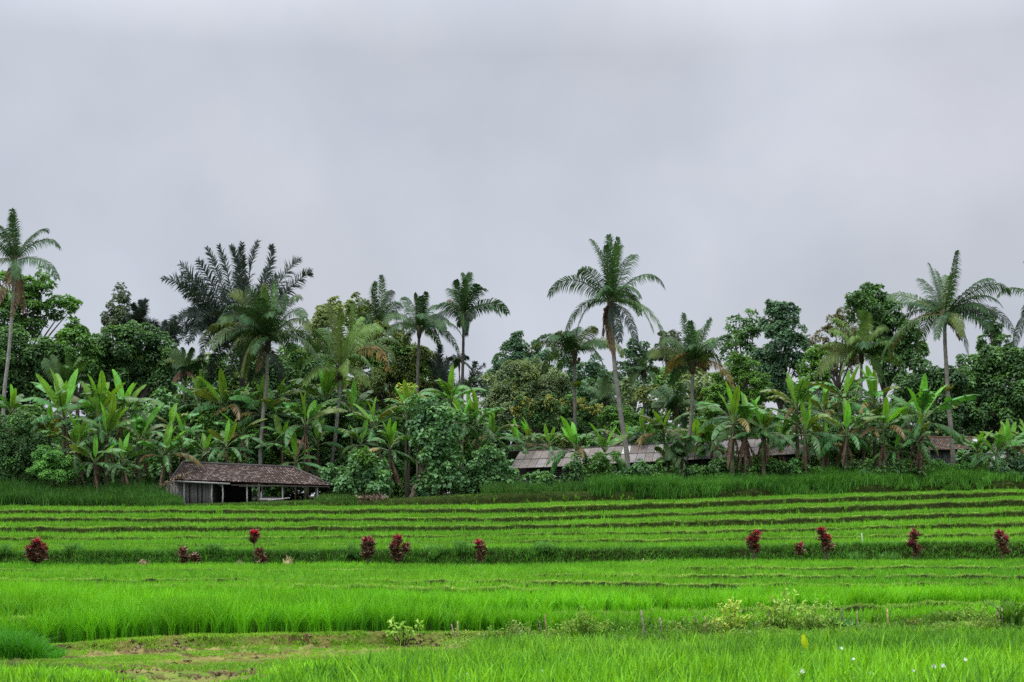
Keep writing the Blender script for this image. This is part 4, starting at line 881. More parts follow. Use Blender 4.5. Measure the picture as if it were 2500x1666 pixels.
# masses nobody could count: dense growth between the plants, and the wood beyond
def mass(name, label, Y0, Y1, spec, col, leaf, rr, seed, cover):
    g_ = rng_of(seed); mb = MB()
    for pa, pb, top, bot, n in spec:
        for i in range(n):
            px = pa + (pb - pa) * (i + g_.uniform(0.1, 0.9)) / n; py = top + (bot - top) * g_.uniform(0, 1) ** 1.1; Yv = g_.uniform(Y0, Y1)
            crown_mesh(mb, [(px, py + 14, rr * g_.uniform(0.75, 1.2))], Yv, GREENS[col[int(g_.integers(len(col)))]], leaf, (seed, pa, i), cover, depth=0.2, backcut=0.4)
    o = mb.build(name, M_TREE); tag(o, label, "undergrowth", kind="stuff"); return o
mass("undergrowth", "dense dark undergrowth between the banana plants and trees", 109, 116,
     [(-600, 420, 1010, 1110, 66), (380, 860, 965, 1110, 64), (-600, 420, 1110, 1195, 60), (380, 860, 1100, 1185, 50), (840, 1180, 1000, 1110, 40), (840, 1180, 1100, 1195, 34), (1640, 2250, 1050, 1110, 50), (1640, 2250, 1100, 1165, 60), (2200, 3100, 1080, 1160, 70), (1150, 1640, 1110, 1170, 26)], ['deep', 'dark', 'dark', 'vine', 'mid', 'mid'], (0.4, 0.26), 30, "under", 1.25)
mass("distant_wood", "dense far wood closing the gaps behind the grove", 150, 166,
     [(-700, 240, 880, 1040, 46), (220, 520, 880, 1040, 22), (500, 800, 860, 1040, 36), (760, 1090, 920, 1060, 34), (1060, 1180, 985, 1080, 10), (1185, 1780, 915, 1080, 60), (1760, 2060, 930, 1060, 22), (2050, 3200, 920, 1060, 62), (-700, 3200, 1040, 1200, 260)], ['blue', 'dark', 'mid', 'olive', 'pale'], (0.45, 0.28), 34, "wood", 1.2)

mass("hedge_growth", "tangled low growth in front of the long shed and among the grove stems", 103.6, 105.2,
     [(1550, 1700, 1125, 1160, 12), (1690, 1960, 1115, 1165, 30), (1960, 2260, 1120, 1160, 22), (1480, 1560, 1135, 1165, 6)], ['dark', 'vine', 'mid', 'fern'], (0.3, 0.16), 17, "hedge", 1.3)
# ---------------------------------------------------------------- banana plants
def banana_leaf(kind, seed):
    """a paddle leaf growing along +x; kind: young, arch, droop, dead"""
    g_ = rng_of("bl", kind, seed); mb = MB(); n = 26
    e0, bend, pet, W, fold, torn = {
        'young': (1.45 - g_.uniform(0, 0.3), g_.uniform(0.05, 0.5), 0.16, 0.29, 0.35, 0.28),
        'arch': (1.25 - g_.uniform(0, 0.4), g_.uniform(0.9, 1.8), 0.2, 0.36, -0.25, 0.6),
        'droop': (0.55 - g_.uniform(0, 0.5), g_.uniform(0.9, 1.9), 0.22, 0.36, -0.55, 0.8),
        'dead': (-1.1 - g_.uniform(0, 0.4), g_.uniform(0.1, 0.35), 0.1, 0.24, -0.9, 0.9)}[kind]
    L = 2.6; s = np.linspace(0, 1, n + 1); ang = e0 - bend * s ** 1.3
    st = np.stack([np.cos(ang), np.zeros(n + 1), np.sin(ang)], 1) * L / n
    p = np.concatenate([[[0, 0, 0]], np.cumsum(st[:-1], 0)]); tg = nrm(st); up = np.stack([-tg[:, 2], 0 * s, tg[:, 0]], 1); sd = np.array([0, 1.0, 0])
    base = {'young': (0.14, 0.37, 0.035), 'arch': (0.075, 0.225, 0.04), 'droop': (0.06, 0.185, 0.045), 'dead': (0.16, 0.105, 0.07)}[kind]
    if kind == 'droop' and seed % 8 == 1: base = (0.20, 0.15, 0.04)
    if kind == 'arch' and seed % 5 == 2: base = (0.13, 0.20, 0.04)
    rib = {'young': (0.22, 0.36, 0.08), 'arch': (0.17, 0.24, 0.10), 'droop': (0.15, 0.2, 0.09), 'dead': (0.17, 0.12, 0.07)}[kind]
    tube(mb, p, np.linspace(0.045, 0.008, n + 1), np.array(rib), 5, False)
    u0 = (s - pet) / (1 - pet); ks = [k for k in range(n) if u0[k] >= -0.02]
    for side in (1, -1):
        droop = 0.0
        for j, k in enumerate(ks):
            ua, ub = max(0, u0[k]), min(1, u0[k + 1])
            wa, wb = [W * (math.sin(PI * min(1, max(0, q)) ** 0.85) ** 0.55 if 0 < q < 1 else 0.02) for q in (ua, ub)]
            if g_.uniform() < torn: droop = g_.normal(0, 0.32) * (1 if kind != 'young' else 0.4)
            gap = 0.12 * g_.uniform(0, 1) if g_.uniform() < torn else 0.0
            f1 = fold + droop * 0.6; f2 = fold * 1.5 + droop - (0.25 if kind in ('droop', 'arch') else 0)
            P0, P1 = p[k], p[k + 1]; N0, N1 = up[k], up[k + 1]
            d1a, d1b = sd * side * math.cos(f1) + N0 * math.sin(f1), sd * side * math.cos(f1) + N1 * math.sin(f1)
            d2a, d2b = sd * side * math.cos(f2) + N0 * math.sin(f2), sd * side * math.cos(f2) + N1 * math.sin(f2)
            if kind in ('droop', 'dead'):
                d2a = nrm(d2a + np.array([0, 0, -0.5])); d2b = nrm(d2b + np.array([0, 0, -0.5]))
            fwd = tg[k] * 0.06
            A, B = P0 + d1a * wa * 0.5 + fwd, P1 + d1b * wb * 0.5 + fwd
            C, D = A + d2a * wa * 0.5 + fwd + (P1 - P0) * gap, B + d2b * wb * 0.5 + fwd - (P1 - P0) * gap
            c = np.array(base) * g_.uniform(0.86, 1.14)
            edge = np.array((0.20, 0.14, 0.05)) if (kind in ('droop', 'arch') and g_.uniform() < 0.14) else c
            mb.add([P0, P1, B, A, C, D], None, [(0, 1, 2, 3), (3, 2, 5, 4)] if side > 0 else [(3, 2, 1, 0), (4, 5, 2, 3)], [c, c, c, c, edge, edge])
    return mb.mesh("leaf", {'young': M_BANY, 'dead': M_DEAD}.get(kind, M_BAN))
BL = {k: [banana_leaf(k, i) for i in range(m)] for k, m in (('young', 8), ('arch', 9), ('droop', 8), ('dead', 5))}
STEMS = []
for i in range(5):
    g_ = rng_of("stem", i); mb = MB(); tt = np.linspace(0, 1, 14)
    pts = np.stack([0.05 * np.sin(tt * 4 + i), 0.05 * np.cos(tt * 3 + i), tt], 1); pts[0] = 0
    cl = np.array([(0.085, 0.10, 0.04)]) * g_.uniform(0.6, 1.2, (14, 1)); dk = g_.uniform(0, 1, 14) < 0.45; cl[dk] = np.array((0.06, 0.045, 0.03))
    tube(mb, pts, np.linspace(0.15, 0.075, 14), cl, 9); STEMS.append(mb.mesh("stem", M_STEM, smooth=True))

def banana(label, px, py, Y, sc, ny, na, nd, ndead, group, az0=None, lean=0.0):
    """px, py: where the leaves fan out; sc: leaf length in photo pixels; counts of young, arching, drooping, dead leaves"""
    g_ = rng_of(label, px); b = ground(px + lean, Y); c = P(px, py, Y)
    root = thing("banana_plant", label, "banana plant", b, group)
    k = 1.22 * sc * Y / F / 2.6
    H = c[2] - b[2]; st = link("stem", STEMS[int(g_.integers(5))], root, (0, 0, -0.1)); st.scale = (max(0.7, k) * 1.0, max(0.7, k) * 1.0, H + 0.15)
    dxy = (c - b)[0]
    if abs(dxy) > 0.05: st.rotation_euler = (0, math.atan2(dxy, H), 0)
    a = g_.uniform(0, 6.3) if az0 is None else az0; loc = c - b
    for kind, m in (('young', ny), ('arch', na + 2), ('droop', nd + 2), ('dead', ndead)):
        for i in range(m):
            a += 2.4 + g_.normal(0, 0.35)
            aa = a
            if kind == 'young' : aa = (0 if g_.uniform() < 0.5 else PI) + g_.normal(0, 0.5)      # seen broadside
            o = link("leaf", BL[kind][int(g_.integers(len(BL[kind])))], root, loc + np.array([0, 0, {'young': 0.0, 'arch': -0.05, 'droop': -0.15, 'dead': -0.25 - 0.5 * g_.uniform(0, 1)}[kind]]))
            s_ = k * g_.uniform(0.7, 1.05) * {'young': 0.95, 'arch': 1.12, 'droop': 1.08, 'dead': 0.8}[kind]; ws = s_ * g_.uniform(0.8, 1.08)
            # young leaves turn their blade to the light at random
            o.rotation_mode = 'XYZ'; roll = g_.normal(0, 0.25)
            if kind == 'young':
                # the blade turns about the stem so its face or its edge is seen
                o.rotation_euler = (g_.normal(0, 0.16), g_.normal(0, 0.22), PI / 2 * g_.choice([-1, 1]) + g_.normal(0, 0.8))
            else: o.rotation_euler = (roll, 0, aa)
            o.scale = (s_, ws, s_)
            if kind == 'dead': o['label'] = "dry brown leaf hanging against the stem"
    return root

def clump(group, where, rows):
    ords = "first second third fourth fifth sixth seventh eighth ninth tenth eleventh twelfth thirteenth fourteenth fifteenth sixteenth seventeenth eighteenth nineteenth twentieth".split()
    rows = sorted(rows, key=lambda r: r[0])
    for i, r in enumerate(rows):
        look = r[8] if len(r) > 8 else "banana plant"
        s_ = {"in the clump left of shelter": 1.18, "in the right grove": 1.08}.get(where, 1.0)
        banana("%s, %s from the left %s" % (look, ords[i], where), r[0], r[1], r[2], r[3] * s_, r[4] + (2 if s_ > 1.1 else 1), r[5], r[6], min(r[7], 6), group)

# (px, py, distance, leaf length px, young, arching, drooping, dead, look)
clump("bananas left of the shelter", "in the clump left of shelter", [
    (28, 1010, 101, 56, 2, 4, 2, 1, "small banana plant"), (120, 1062, 101, 62, 1, 4, 4, 3, "orange leaved banana plant"), (158, 1020, 100, 92, 4, 3, 3, 2, "tall pale leaved banana plant"),
    (190, 1095, 98, 72, 2, 3, 2, 4, "low ragged banana plant"), (240, 1026, 101, 98, 4, 4, 2, 2, "tallest banana plant"), (262, 1072, 99, 84, 3, 3, 2, 2, "banana plant"),
    (232, 1130, 97, 62, 0, 2, 4, 3, "low banana plant with drooping leaves"), (298, 1010, 101, 82, 3, 4, 3, 1, "banana plant with slanting pale leaf"), (340, 1078, 100, 78, 2, 5, 3, 2, "banana plant"),
    (398, 1112, 99, 66, 1, 5, 3, 1, "banana plant overhanging the roof"), (300, 1130, 97.5, 55, 0, 2, 3, 5, "withered banana plant")])
clump("bananas behind the shelter", "behind the shelter", [
    (418, 1046, 107, 68, 2, 4, 3, 0, "banana plant"), (449, 1072, 106, 64, 2, 3, 3, 1, "banana plant"), (500, 1108, 105, 60, 1, 2, 3, 0, "small banana plant with round leaf"), (548, 1000, 110, 92, 2, 5, 3, 1, "tall dark banana plant"),
    (553, 1092, 105, 66, 2, 3, 4, 0, "banana plant"), (596, 1000, 111, 76, 1, 5, 3, 1, "banana plant"), (640, 1012, 110, 84, 2, 4, 4, 2, "banana plant"), (690, 1078, 108, 64, 1, 3, 4, 1, "banana plant"), (722, 1128, 104.5, 66, 1, 3, 3, 1, "small banana plant"),
    (747, 1040, 106, 96, 2, 6, 4, 4, "large star shaped banana plant"), (775, 1085, 108, 66, 2, 4, 3, 1, "banana plant"), (792, 985, 112, 90, 3, 5, 2, 0, "banana plant with broad upright leaves"), (480, 985, 112, 72, 2, 5, 3, 1, "banana plant"), (590, 1060, 108, 62, 1, 4, 4, 2, "banana plant"), (680, 980, 113, 70, 1, 5, 3, 1, "banana plant"),
    (860, 1010, 110, 72, 1, 5, 3, 0, "banana plant")])
clump("bananas round the vine covered tree", "near the vine covered tree", [
    (914, 1046, 106, 78, 2, 5, 3, 2, "banana plant with shredded arching leaves"), (952, 1098, 103, 78, 3, 3, 2, 5, "banana plant with a brown leaf skirt"), (992, 1000, 107, 62, 2, 4, 2, 0, "banana plant"), (1104, 990, 107, 84, 2, 6, 3, 2, "tall banana plant with dark arching leaves"),
    (1130, 1030, 104, 66, 2, 3, 2, 1, "banana plant"), (1162, 1040, 106, 76, 1, 5, 3, 1, "banana plant with long arching leaves"), (1203, 1068, 107, 60, 2, 4, 3, 1, "small banana plant"), (880, 1085, 105, 60, 1, 4, 4, 1, "banana plant")])
clump("bananas round the long shed", "along the shed", [
    (1264, 1084, 110, 52, 2, 4, 3, 0, "low banana plant"), (1297, 1088, 111, 60, 2, 4, 3, 1, "banana plant"), (1340, 1090, 110, 52, 1, 4, 3, 0, "low banana plant"), (1405, 1098, 103, 78, 2, 5, 2, 0, "banana plant with glossy crossed leaves"), (1476, 1106, 103.5, 72, 2, 4, 2, 1, "banana plant with one tall pale leaf"),
    (1526, 1085, 111, 54, 1, 4, 3, 0, "low banana plant"), (1572, 1068, 111, 66, 2, 5, 3, 0, "banana plant"), (1622, 1062, 110, 66, 2, 5, 3, 1, "banana plant")])
clump("bananas in the right grove", "in the right grove", [
    (1694, 1095, 108, 78, 2, 3, 4, 1, "banana plant with broad dark leaves"), (1716, 1086, 107, 64, 2, 4, 3, 0, "banana plant"), (1738, 1096, 106, 70, 1, 3, 4, 0, "banana plant"), (1790, 1032, 103, 92, 3, 4, 3, 9, "banana plant with thick brown skirt"), (1820, 1050, 103.5, 84, 4, 3, 2, 9, "pale topped banana plant with skirt"),
    (1864, 1056, 103, 72, 3, 3, 3, 7, "banana plant with brown leaf rags"), (1945, 1003, 105, 84, 3, 5, 3, 2, "tall banana plant with twin leaves"), (1966, 1058, 104, 80, 2, 2, 3, 7, "banana plant with brown skirt"), (1905, 1075, 107, 66, 1, 4, 4, 3, "banana plant"),
    (2012, 1010, 108, 62, 1, 4, 4, 3, "banana plant"), (2064, 982, 108, 82, 3, 3, 3, 1, "tall banana plant beside palm trunk"), (2066, 1060, 104, 82, 2, 3, 3, 8, "banana plant with brown skirt"), (2110, 1050, 107, 66, 1, 4, 4, 3, "banana plant"), (2134, 990, 108, 78, 3, 3, 3, 1, "tall banana plant"),
    (2158, 1048, 104.5, 78, 2, 2, 3, 6, "banana plant with brown leaf rags"), (2200, 1040, 108, 70, 2, 4, 4, 2, "banana plant"), (2250, 1030, 105, 104, 2, 6, 3, 3, "large star shaped banana plant"), (2243, 1075, 104, 60, 1, 2, 4, 7, "low banana plant with brown skirt"), (2012, 1085, 106, 60, 1, 3, 4, 5, "banana plant with brown leaf rags"), (2185, 1100, 105, 52, 0, 3, 4, 3, "low banana plant")])
clump("bananas near the small tiled house", "right of the tiled house", [
    (2386, 1104, 106, 54, 2, 4, 2, 0, "small banana plant"), (2431, 1108, 106, 62, 3, 4, 2, 0, "banana plant with pale upright leaves"), (2461, 1092, 107, 62, 3, 4, 2, 0, "banana plant"), (2512, 1085, 107, 60, 2, 4, 2, 0, "banana plant at the picture edge")])

# bird's nest ferns on trunks
def nest_fern(label, px, py, Y, r, col):
    c = P(px, py, Y); g_ = rng_of(label); mb = MB(); n = 34; az = g_.uniform(0, 2 * PI, n); rr = r * Y / F
    blades(mb, np.tile(c, (n, 1)) + np.stack([np.cos(az), np.sin(az), 0 * az], 1) * 0.15, az, rr * g_.uniform(0.6, 1.2, n), rr * g_.uniform(0.5, 1.2, n), 0.14, 4, np.array(col) * g_.uniform(0.7, 1.3, (n, 1)))
    o = mb.build("nest_fern", M_GRASS, None, c); tag(o, label, "fern", "ferns growing on palm trunks"); return o
nest_fern("yellow nest fern growing on the full crowned palm trunk", 2313, 955, 107.8, 17, (0.20, 0.24, 0.03))
nest_fern("yellow green nest fern on the trunk of the palm behind the shelter", 652, 985, 107.8, 15, (0.16, 0.24, 0.03))
nest_fern("bright green nest fern on the short palm trunk left of the tallest palm", 1409, 945, 116.8, 18, (0.12, 0.22, 0.02))

# ---------------------------------------------------------------- buildings
def tiled_roof(mb, A, B, C, D, nu, nv, cols, rng, thick=0.05, pattern=True):
    """roof slope with eave A-B and ridge D-C (A,D left): rows of separate curved tiles"""
    A, B, C, D = [np.asarray(q, float) for q in (A, B, C, D)]
    nn = nrm(np.cross(B - A, D - A)); nn = nn if nn[2] > 0 else -nn
    def S(u, v): return (A * (1 - u) + B * u) * (1 - v) + (D * (1 - u) + C * u) * v
    for j in range(nv):
        v0, v1 = j / nv, (j + 1) / nv + 0.25 / nv
        W = np.linalg.norm(S(1, v0) - S(0, v0)); m = max(2, int(nu * W / max(1e-6, np.linalg.norm(B - A))))
        for i in range(m):
            off = 0.5 * (j % 2) / m
            u0, u1 = min(1, max(0, i / m - off)), min(1, (i + 1) / m - off)
            if u1 - u0 < 0.2 / m: continue
            um = (u0 + u1) / 2; l = 0.035 + rng.uniform(0, 0.012); e = 0.028
            V = [S(u0, v0) + nn * l, S(um, v0) + nn * (l + e), S(u1, v0) + nn * l, S(u1, v1) + nn * 0.004, S(um, v1) + nn * (0.004 + e), S(u0, v1) + nn * 0.004]
            pale = pattern and rng.uniform() < 0.38
            c = np.array(cols[0]) * rng.uniform(0.5, 1.3) if not pale else np.array(cols[1]) * rng.uniform(0.55, 1.2)
            c2 = np.array(cols[0]) * rng.uniform(0.5, 1.0)
            # the lower edge of a tile is paler than its upper part
            mb.add(V, None, [(0, 1, 4, 5), (1, 2, 3, 4)], [c, c, c, c2, c2, c2])
            mb.add([V[0] - nn * 0.035, V[1] - nn * 0.035, V[2] - nn * 0.035, V[0], V[1], V[2]], None, [(0, 1, 4, 3), (1, 2, 5, 4)], np.array(cols[0]) * 0.5)
    mb.add([A - nn * thick, B - nn * thick, C - nn * thick, D - nn * thick], None, [(3, 2, 1, 0)], np.array(cols[0]) * 0.5)

YS = 97.6
def shelter():
    b = ground(600, YS + 2.5); root = thing("open_shelter", "open sided shelter with a weathered tiled hip roof at the field edge", "shelter", b); g_ = rng_of("shelter")
    x = lambda px, Y=YS: (px - CX) * Y / F
    z = lambda py, Y=YS: -(py - YH) * Y / F
    Yb = YS + 6.2; Ym = YS + 3.1
    ez = z(1182); zr = -(1131 - YH) * Ym / F
    zl = z(1171)
    AL, AM, AR = np.array([x(418), YS, zl]), np.array([x(562), YS, z(1178)]), np.array([x(806), YS, z(1186)])
    RL, RR_ = np.array([(446 - CX) * Ym / F, Ym, zr]), np.array([(716 - CX) * Ym / F, Ym, -(1143 - YH) * Ym / F])
    BL_, BR = np.array([x(418), Yb, zl]), np.array([x(806), Yb, z(1186)])
    cols = ((0.072, 0.044, 0.033), (0.25, 0.20, 0.175))
    mb = MB(); tiled_roof(mb, AL, AR, RR_, RL, 62, 17, cols, g_); mb_c = [AL, AR]
    tiled_roof(mb, AR, BR, RR_ + np.array([0.02, 0, 0]), RR_, 30, 17, cols, g_); tiled_roof(mb, BR, BL_, RL, RR_, 62, 17, cols, g_); tiled_roof(mb, BL_, AL, RL, RL - np.array([0.02, 0, 0]), 30, 17, cols, g_)
    roof = mb.build("roof", M_TILE, root, b)
    mb = MB(); tube(mb, np.array([RL + [0, 0, 0.06], (RL + RR_) / 2 + [0, 0, 0.05], RR_ + [0, 0, 0.06]]), 0.1, (0.05, 0.042, 0.04), 8)
    for q, r_ in ((AL, RL), (AR, RR_)): tube(mb, np.array([q + [0, 0, 0.06], r_ + [0, 0, 0.06]]), 0.08, (0.055, 0.045, 0.042), 7)
    mb.build("ridge_tiles", M_TILE, roof, b)
    mb = MB(); bar(mb, AL + [0.05, -0.04, -0.1], np.array([x(562), YS - 0.04, z(1178) - 0.1]), 0.03, 0.11, (0.36, 0.35, 0.33)); mb.build("eave_board", M_WOOD, root, b)
    mb = MB(); bar(mb, np.array([x(565), YS - 0.0, z(1184) - 0.02]), AR + [0, 0, -0.09], 0.05, 0.07, (0.06, 0.05, 0.045)); mb.build("eave_beam", M_WOOD, root, b)
    # front posts, pale and slightly crooked
    for px, top in ((450, 1176), (518, 1180), (543, 1181), (603, 1184), (690, 1185), (775, 1186)):
        gx = x(px, YS + 0.35); zt = -(top - YH) * (YS + 0.35) / F + 0.05; zb = gzs(px, YS + 0.35) - 0.1
        mb = MB(); tube(mb, np.array([(gx + g_.normal(0, 0.02), YS + 0.35, zb), (gx + g_.normal(0, 0.02), YS + 0.35, (zb + zt) / 2), (gx, YS + 0.35, zt)]), 0.055, (0.45, 0.44, 0.42), 7); mb.build("post", M_WOOD, root, b, True)
    for px in (560, 636, 725, 790):
        gx = x(px, Yb - 0.5); zt = -(1186 - YH) * (Yb - 0.5) / F + 0.1; zb = gzs(px, Yb - 0.5) - 0.1
        mb = MB(); tube(mb, np.array([(gx, Yb - 0.5, zb), (gx + 0.02, Yb - 0.5, zt)]), 0.06, (0.05, 0.042, 0.036), 7); mb.build("post", M_WOOD, root, b, True)
    # plank walls of the closed room at the left
    gl = gzs(450, YS + 0.8)
    mb = MB(); xx = x(405, YS + 0.8); xe = x(517, YS + 0.8); i = 0
    while xx < xe:
        wv = g_.uniform(0.16, 0.3); c = np.array((0.27, 0.262, 0.245)) * g_.uniform(0.6, 1.15)
        if i in (7, 10, 12): c = np.array((0.05, 0.045, 0.04)); wv = 0.09
        box(mb, (xx, YS + 0.8 + g_.uniform(0, 0.02), gl - 0.1), (min(xe, xx + wv) - 0.012, YS + 0.85, zl - 0.12), c); xx += wv; i += 1
    mb.build("plank_wall", M_WOOD, root, b)
    mb = MB(); gb = gzs(560, Yb - 0.4)
    for k in range(14): box(mb, (x(405, YS + 0.8) - 0.04, YS + 0.9 + k * 0.36, gl - 0.1), (x(405, YS + 0.8), YS + 1.24 + k * 0.36, zl - 0.12), np.array((0.16, 0.155, 0.145)) * g_.uniform(0.7, 1.15))
    mb.build("plank_wall", M_WOOD, root, b)
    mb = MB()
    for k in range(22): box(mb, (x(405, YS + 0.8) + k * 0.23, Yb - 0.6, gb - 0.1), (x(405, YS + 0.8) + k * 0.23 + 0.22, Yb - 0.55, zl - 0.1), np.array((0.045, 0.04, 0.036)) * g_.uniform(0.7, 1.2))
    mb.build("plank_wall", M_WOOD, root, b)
    mb = MB()
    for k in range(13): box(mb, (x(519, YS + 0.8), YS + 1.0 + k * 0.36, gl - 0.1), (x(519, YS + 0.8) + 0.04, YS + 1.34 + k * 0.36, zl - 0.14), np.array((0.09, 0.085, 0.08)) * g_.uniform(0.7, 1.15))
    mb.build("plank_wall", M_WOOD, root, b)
    # tie beams and rafters under the roof
    mb = MB(); bar(mb, np.array([x(582), YS + 0.4, z(1188)]), np.array([x(690), YS + 0.4, z(1188)]), 0.04, 0.05, (0.32, 0.31, 0.3)); mb.build("tie_beam", M_WOOD, root, b)
    for px in (603, 690, 775):
        mb = MB(); bar(mb, np.array([x(px, YS + 0.4), YS + 0.4, z(1184)]), np.array([x(px, YS + .4), Yb - 0.5, z(1184)]), 0.06, 0.08, (0.06, 0.05, 0.04)); mb.build("tie_beam", M_WOOD, root, b)
    # brace at the door post
    mb = MB(); bar(mb, np.array([x(543), YS + 0.3, z(1190)]), np.array([x(530), YS + 0.3, z(1182)]), 0.04, 0.04, (0.3, 0.29, 0.27)); mb.build("brace", M_WOOD, root, b)
shelter()
def rough_bench():
    Yq = YS + 0.15; b = ground(660, Yq); root = thing("plank_bench", "rough grey plank bench under the open side of the tiled shelter", "bench", b); x = lambda px: (px - CX) * Yq / F
    zt = b[2] + 0.34
    mb = MB(); box(mb, (x(634), Yq, zt - 0.16), (x(690), Yq + 0.5, zt), (0.30, 0.29, 0.275)); mb.build("plank_top", M_WOOD, root, b)
    for px in (636, 684):
        mb = MB(); box(mb, (x(px), Yq + 0.05, b[2] - 0.1), (x(px) + 0.07, Yq + 0.12, zt + (0.45 if px == 636 else -0.16) - (0.0 if px == 636 else 0.004)), (0.3, 0.29, 0.27)); mb.build("leg", M_WOOD, root, b)
    mb = MB(); box(mb, (x(612), Yq + 0.8, zt + 0.02), (x(686), Yq + 0.86, zt + 0.1), (0.22, 0.21, 0.2)); box(mb, (x(614), Yq + 0.8, b[2] - 0.1), (x(614) + 0.06, Yq + 0.86, zt + 0.02), (0.2, 0.19, 0.18)); mb.build("back_rail", M_WOOD, root, b)
rough_bench()
mb = MB(); Yq = YS - 0.05; p0 = P(655, 1222, Yq); p1 = P(708, 1216, Yq)
bar(mb, p0, p1, 0.05, 0.07, (0.38, 0.37, 0.35)); o = mb.build("timber_plank", M_WOOD, None, (p0 + p1) / 2); tag(o, "pale loose timber leaning across the plank bench", "plank")
# dry coconut leaf propped against the left end of the shelter
g_ = rng_of("dryleaf"); f = frond((2.2, 0.1, 1.35), 0.05, 0.8, 30, (0.27, 0.22, 0.14), g_, droop=0.8, rach=(0.3, 0.25, 0.16), ragged=0.2)
q = P(372, 1207, YS - 0.4); o = f.build("palm_leaf", M_DEAD, None); o.location = [float(v) for v in q]; tag(o, "dry straw coloured palm leaf propped against the left end of the shelter", "palm leaf")

def long_shed():
    Y0, Y1 = 106.5, 109.6; b = ground(1450, Y0 + 1.5); root = thing("long_shed", "long low shed with patched corrugated grey roof and slatted sides", "shed", b); g_ = rng_of("shed")
    def E(px): return np.array([(px - CX) * Y0 / F, Y0, -(np.interp(px, [1240, 1400, 1520, 1680, 1960], [1145, 1138, 1131, 1123, 1108]) - YH) * Y0 / F])
    def Rg(px): return np.array([(px - CX) * Y1 / F, Y1, -(np.interp(px, [1220, 1390, 1520, 1650, 1960], [1105, 1099, 1090, 1084, 1066]) - YH) * Y1 / F])
    edges = list(np.arange(1244, 1965, 20.5)); white = {13: 0, 17: 0}
    mb = MB(); wb = []
    for i, pe in enumerate(edges[:-1]):
        for row in (0, 1):
            e0, e1 = E(pe), E(edges[i + 1]); r0, r1 = [Rg(v_ + float(np.interp(v_, [1240, 1500, 1960], [26, 12, 4]))) for v_ in (pe, edges[i + 1])]
            v0, v1 = (0, 0.50) if row == 0 else (0.515, 1.0); lift = 0.0 if row == 0 else 0.025
            q = [e0 * (1 - v0) + r0 * v0, e1 * (1 - v0) + r1 * v0, e1 * (1 - v1) + r1 * v1, e0 * (1 - v1) + r0 * v1]
            nn = nrm(np.cross(q[1] - q[0], q[3] - q[0])); c = np.array((0.215, 0.185, 0.16)) * g_.uniform(0.93, 1.06); 
            if g_.uniform() < 0.22: c = np.array((0.185, 0.15, 0.13)) * g_.uniform(0.93, 1.06)
            if g_.uniform() < 0.14: c = np.array((0.26, 0.23, 0.22))
            is_w = row == 1 and i in white
            if is_w: c = np.array((0.55, 0.545, 0.49))
            tgt = MB() if is_w else mb
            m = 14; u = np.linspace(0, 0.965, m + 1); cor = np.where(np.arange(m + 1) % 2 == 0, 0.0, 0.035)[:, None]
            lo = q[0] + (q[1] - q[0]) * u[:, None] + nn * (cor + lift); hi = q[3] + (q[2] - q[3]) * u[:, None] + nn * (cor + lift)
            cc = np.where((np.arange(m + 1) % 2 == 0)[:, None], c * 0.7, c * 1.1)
            k = np.arange(m)
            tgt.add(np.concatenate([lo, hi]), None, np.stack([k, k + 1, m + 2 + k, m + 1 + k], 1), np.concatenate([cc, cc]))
            if is_w: wb.append(tgt)
    # far slope
    a0, a1 = Rg(1240), Rg(1960); mb.add([a0, a1, a1 + [0, 3, -1.0], a0 + [0, 3, -1.0]], None, [(0, 1, 2, 3)], (0.2, 0.18, 0.165))
    roof = mb.build("roof", M_SHEET, root, b)
    for t_ in wb:
        o = t_.build("roof_sheet", M_SHEET, roof, b); o['label'] = "clean white translucent roof sheet"
    mb = MB(); pr = np.array([Rg(p_) + [0, 0, 0.06] for p_ in np.arange(1226, 1961, 30)]); tube(mb, pr, 0.07, (0.05, 0.042, 0.038), 6); mb.build("ridge_cap", M_SHEET, root, b)
    for r_ in range(9):
        mb = MB()
        pts = [E(p_) + np.array([0, 0.7, -0.28 - r_ * 0.16]) for p_ in np.arange(1250, 1961, 30)]
        for s0, s1 in zip(pts[:-1], pts[1:]): bar(mb, s0, s1, 0.03, 0.075, np.array((0.15, 0.145, 0.14)) * g_.uniform(0.7, 1.2))
        mb.build("wall_slat", M_WOOD, root, b)
    for px in np.arange(1258, 1961, 58):
        e = E(px); zb = gzs(px, Y0 + 0.6) - 0.1; mb = MB(); box(mb, (e[0] - 0.06, Y0 + 0.55, zb), (e[0] + 0.06, Y0 + 0.66, e[2] - 0.1), (0.12, 0.11, 0.1)); mb.build("post", M_WOOD, root, b)
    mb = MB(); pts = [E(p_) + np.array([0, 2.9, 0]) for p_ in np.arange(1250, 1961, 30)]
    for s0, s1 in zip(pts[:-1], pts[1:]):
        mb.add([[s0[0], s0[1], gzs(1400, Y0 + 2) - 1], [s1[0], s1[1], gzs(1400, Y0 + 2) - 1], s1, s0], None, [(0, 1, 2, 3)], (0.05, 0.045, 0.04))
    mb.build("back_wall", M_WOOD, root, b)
long_shed()

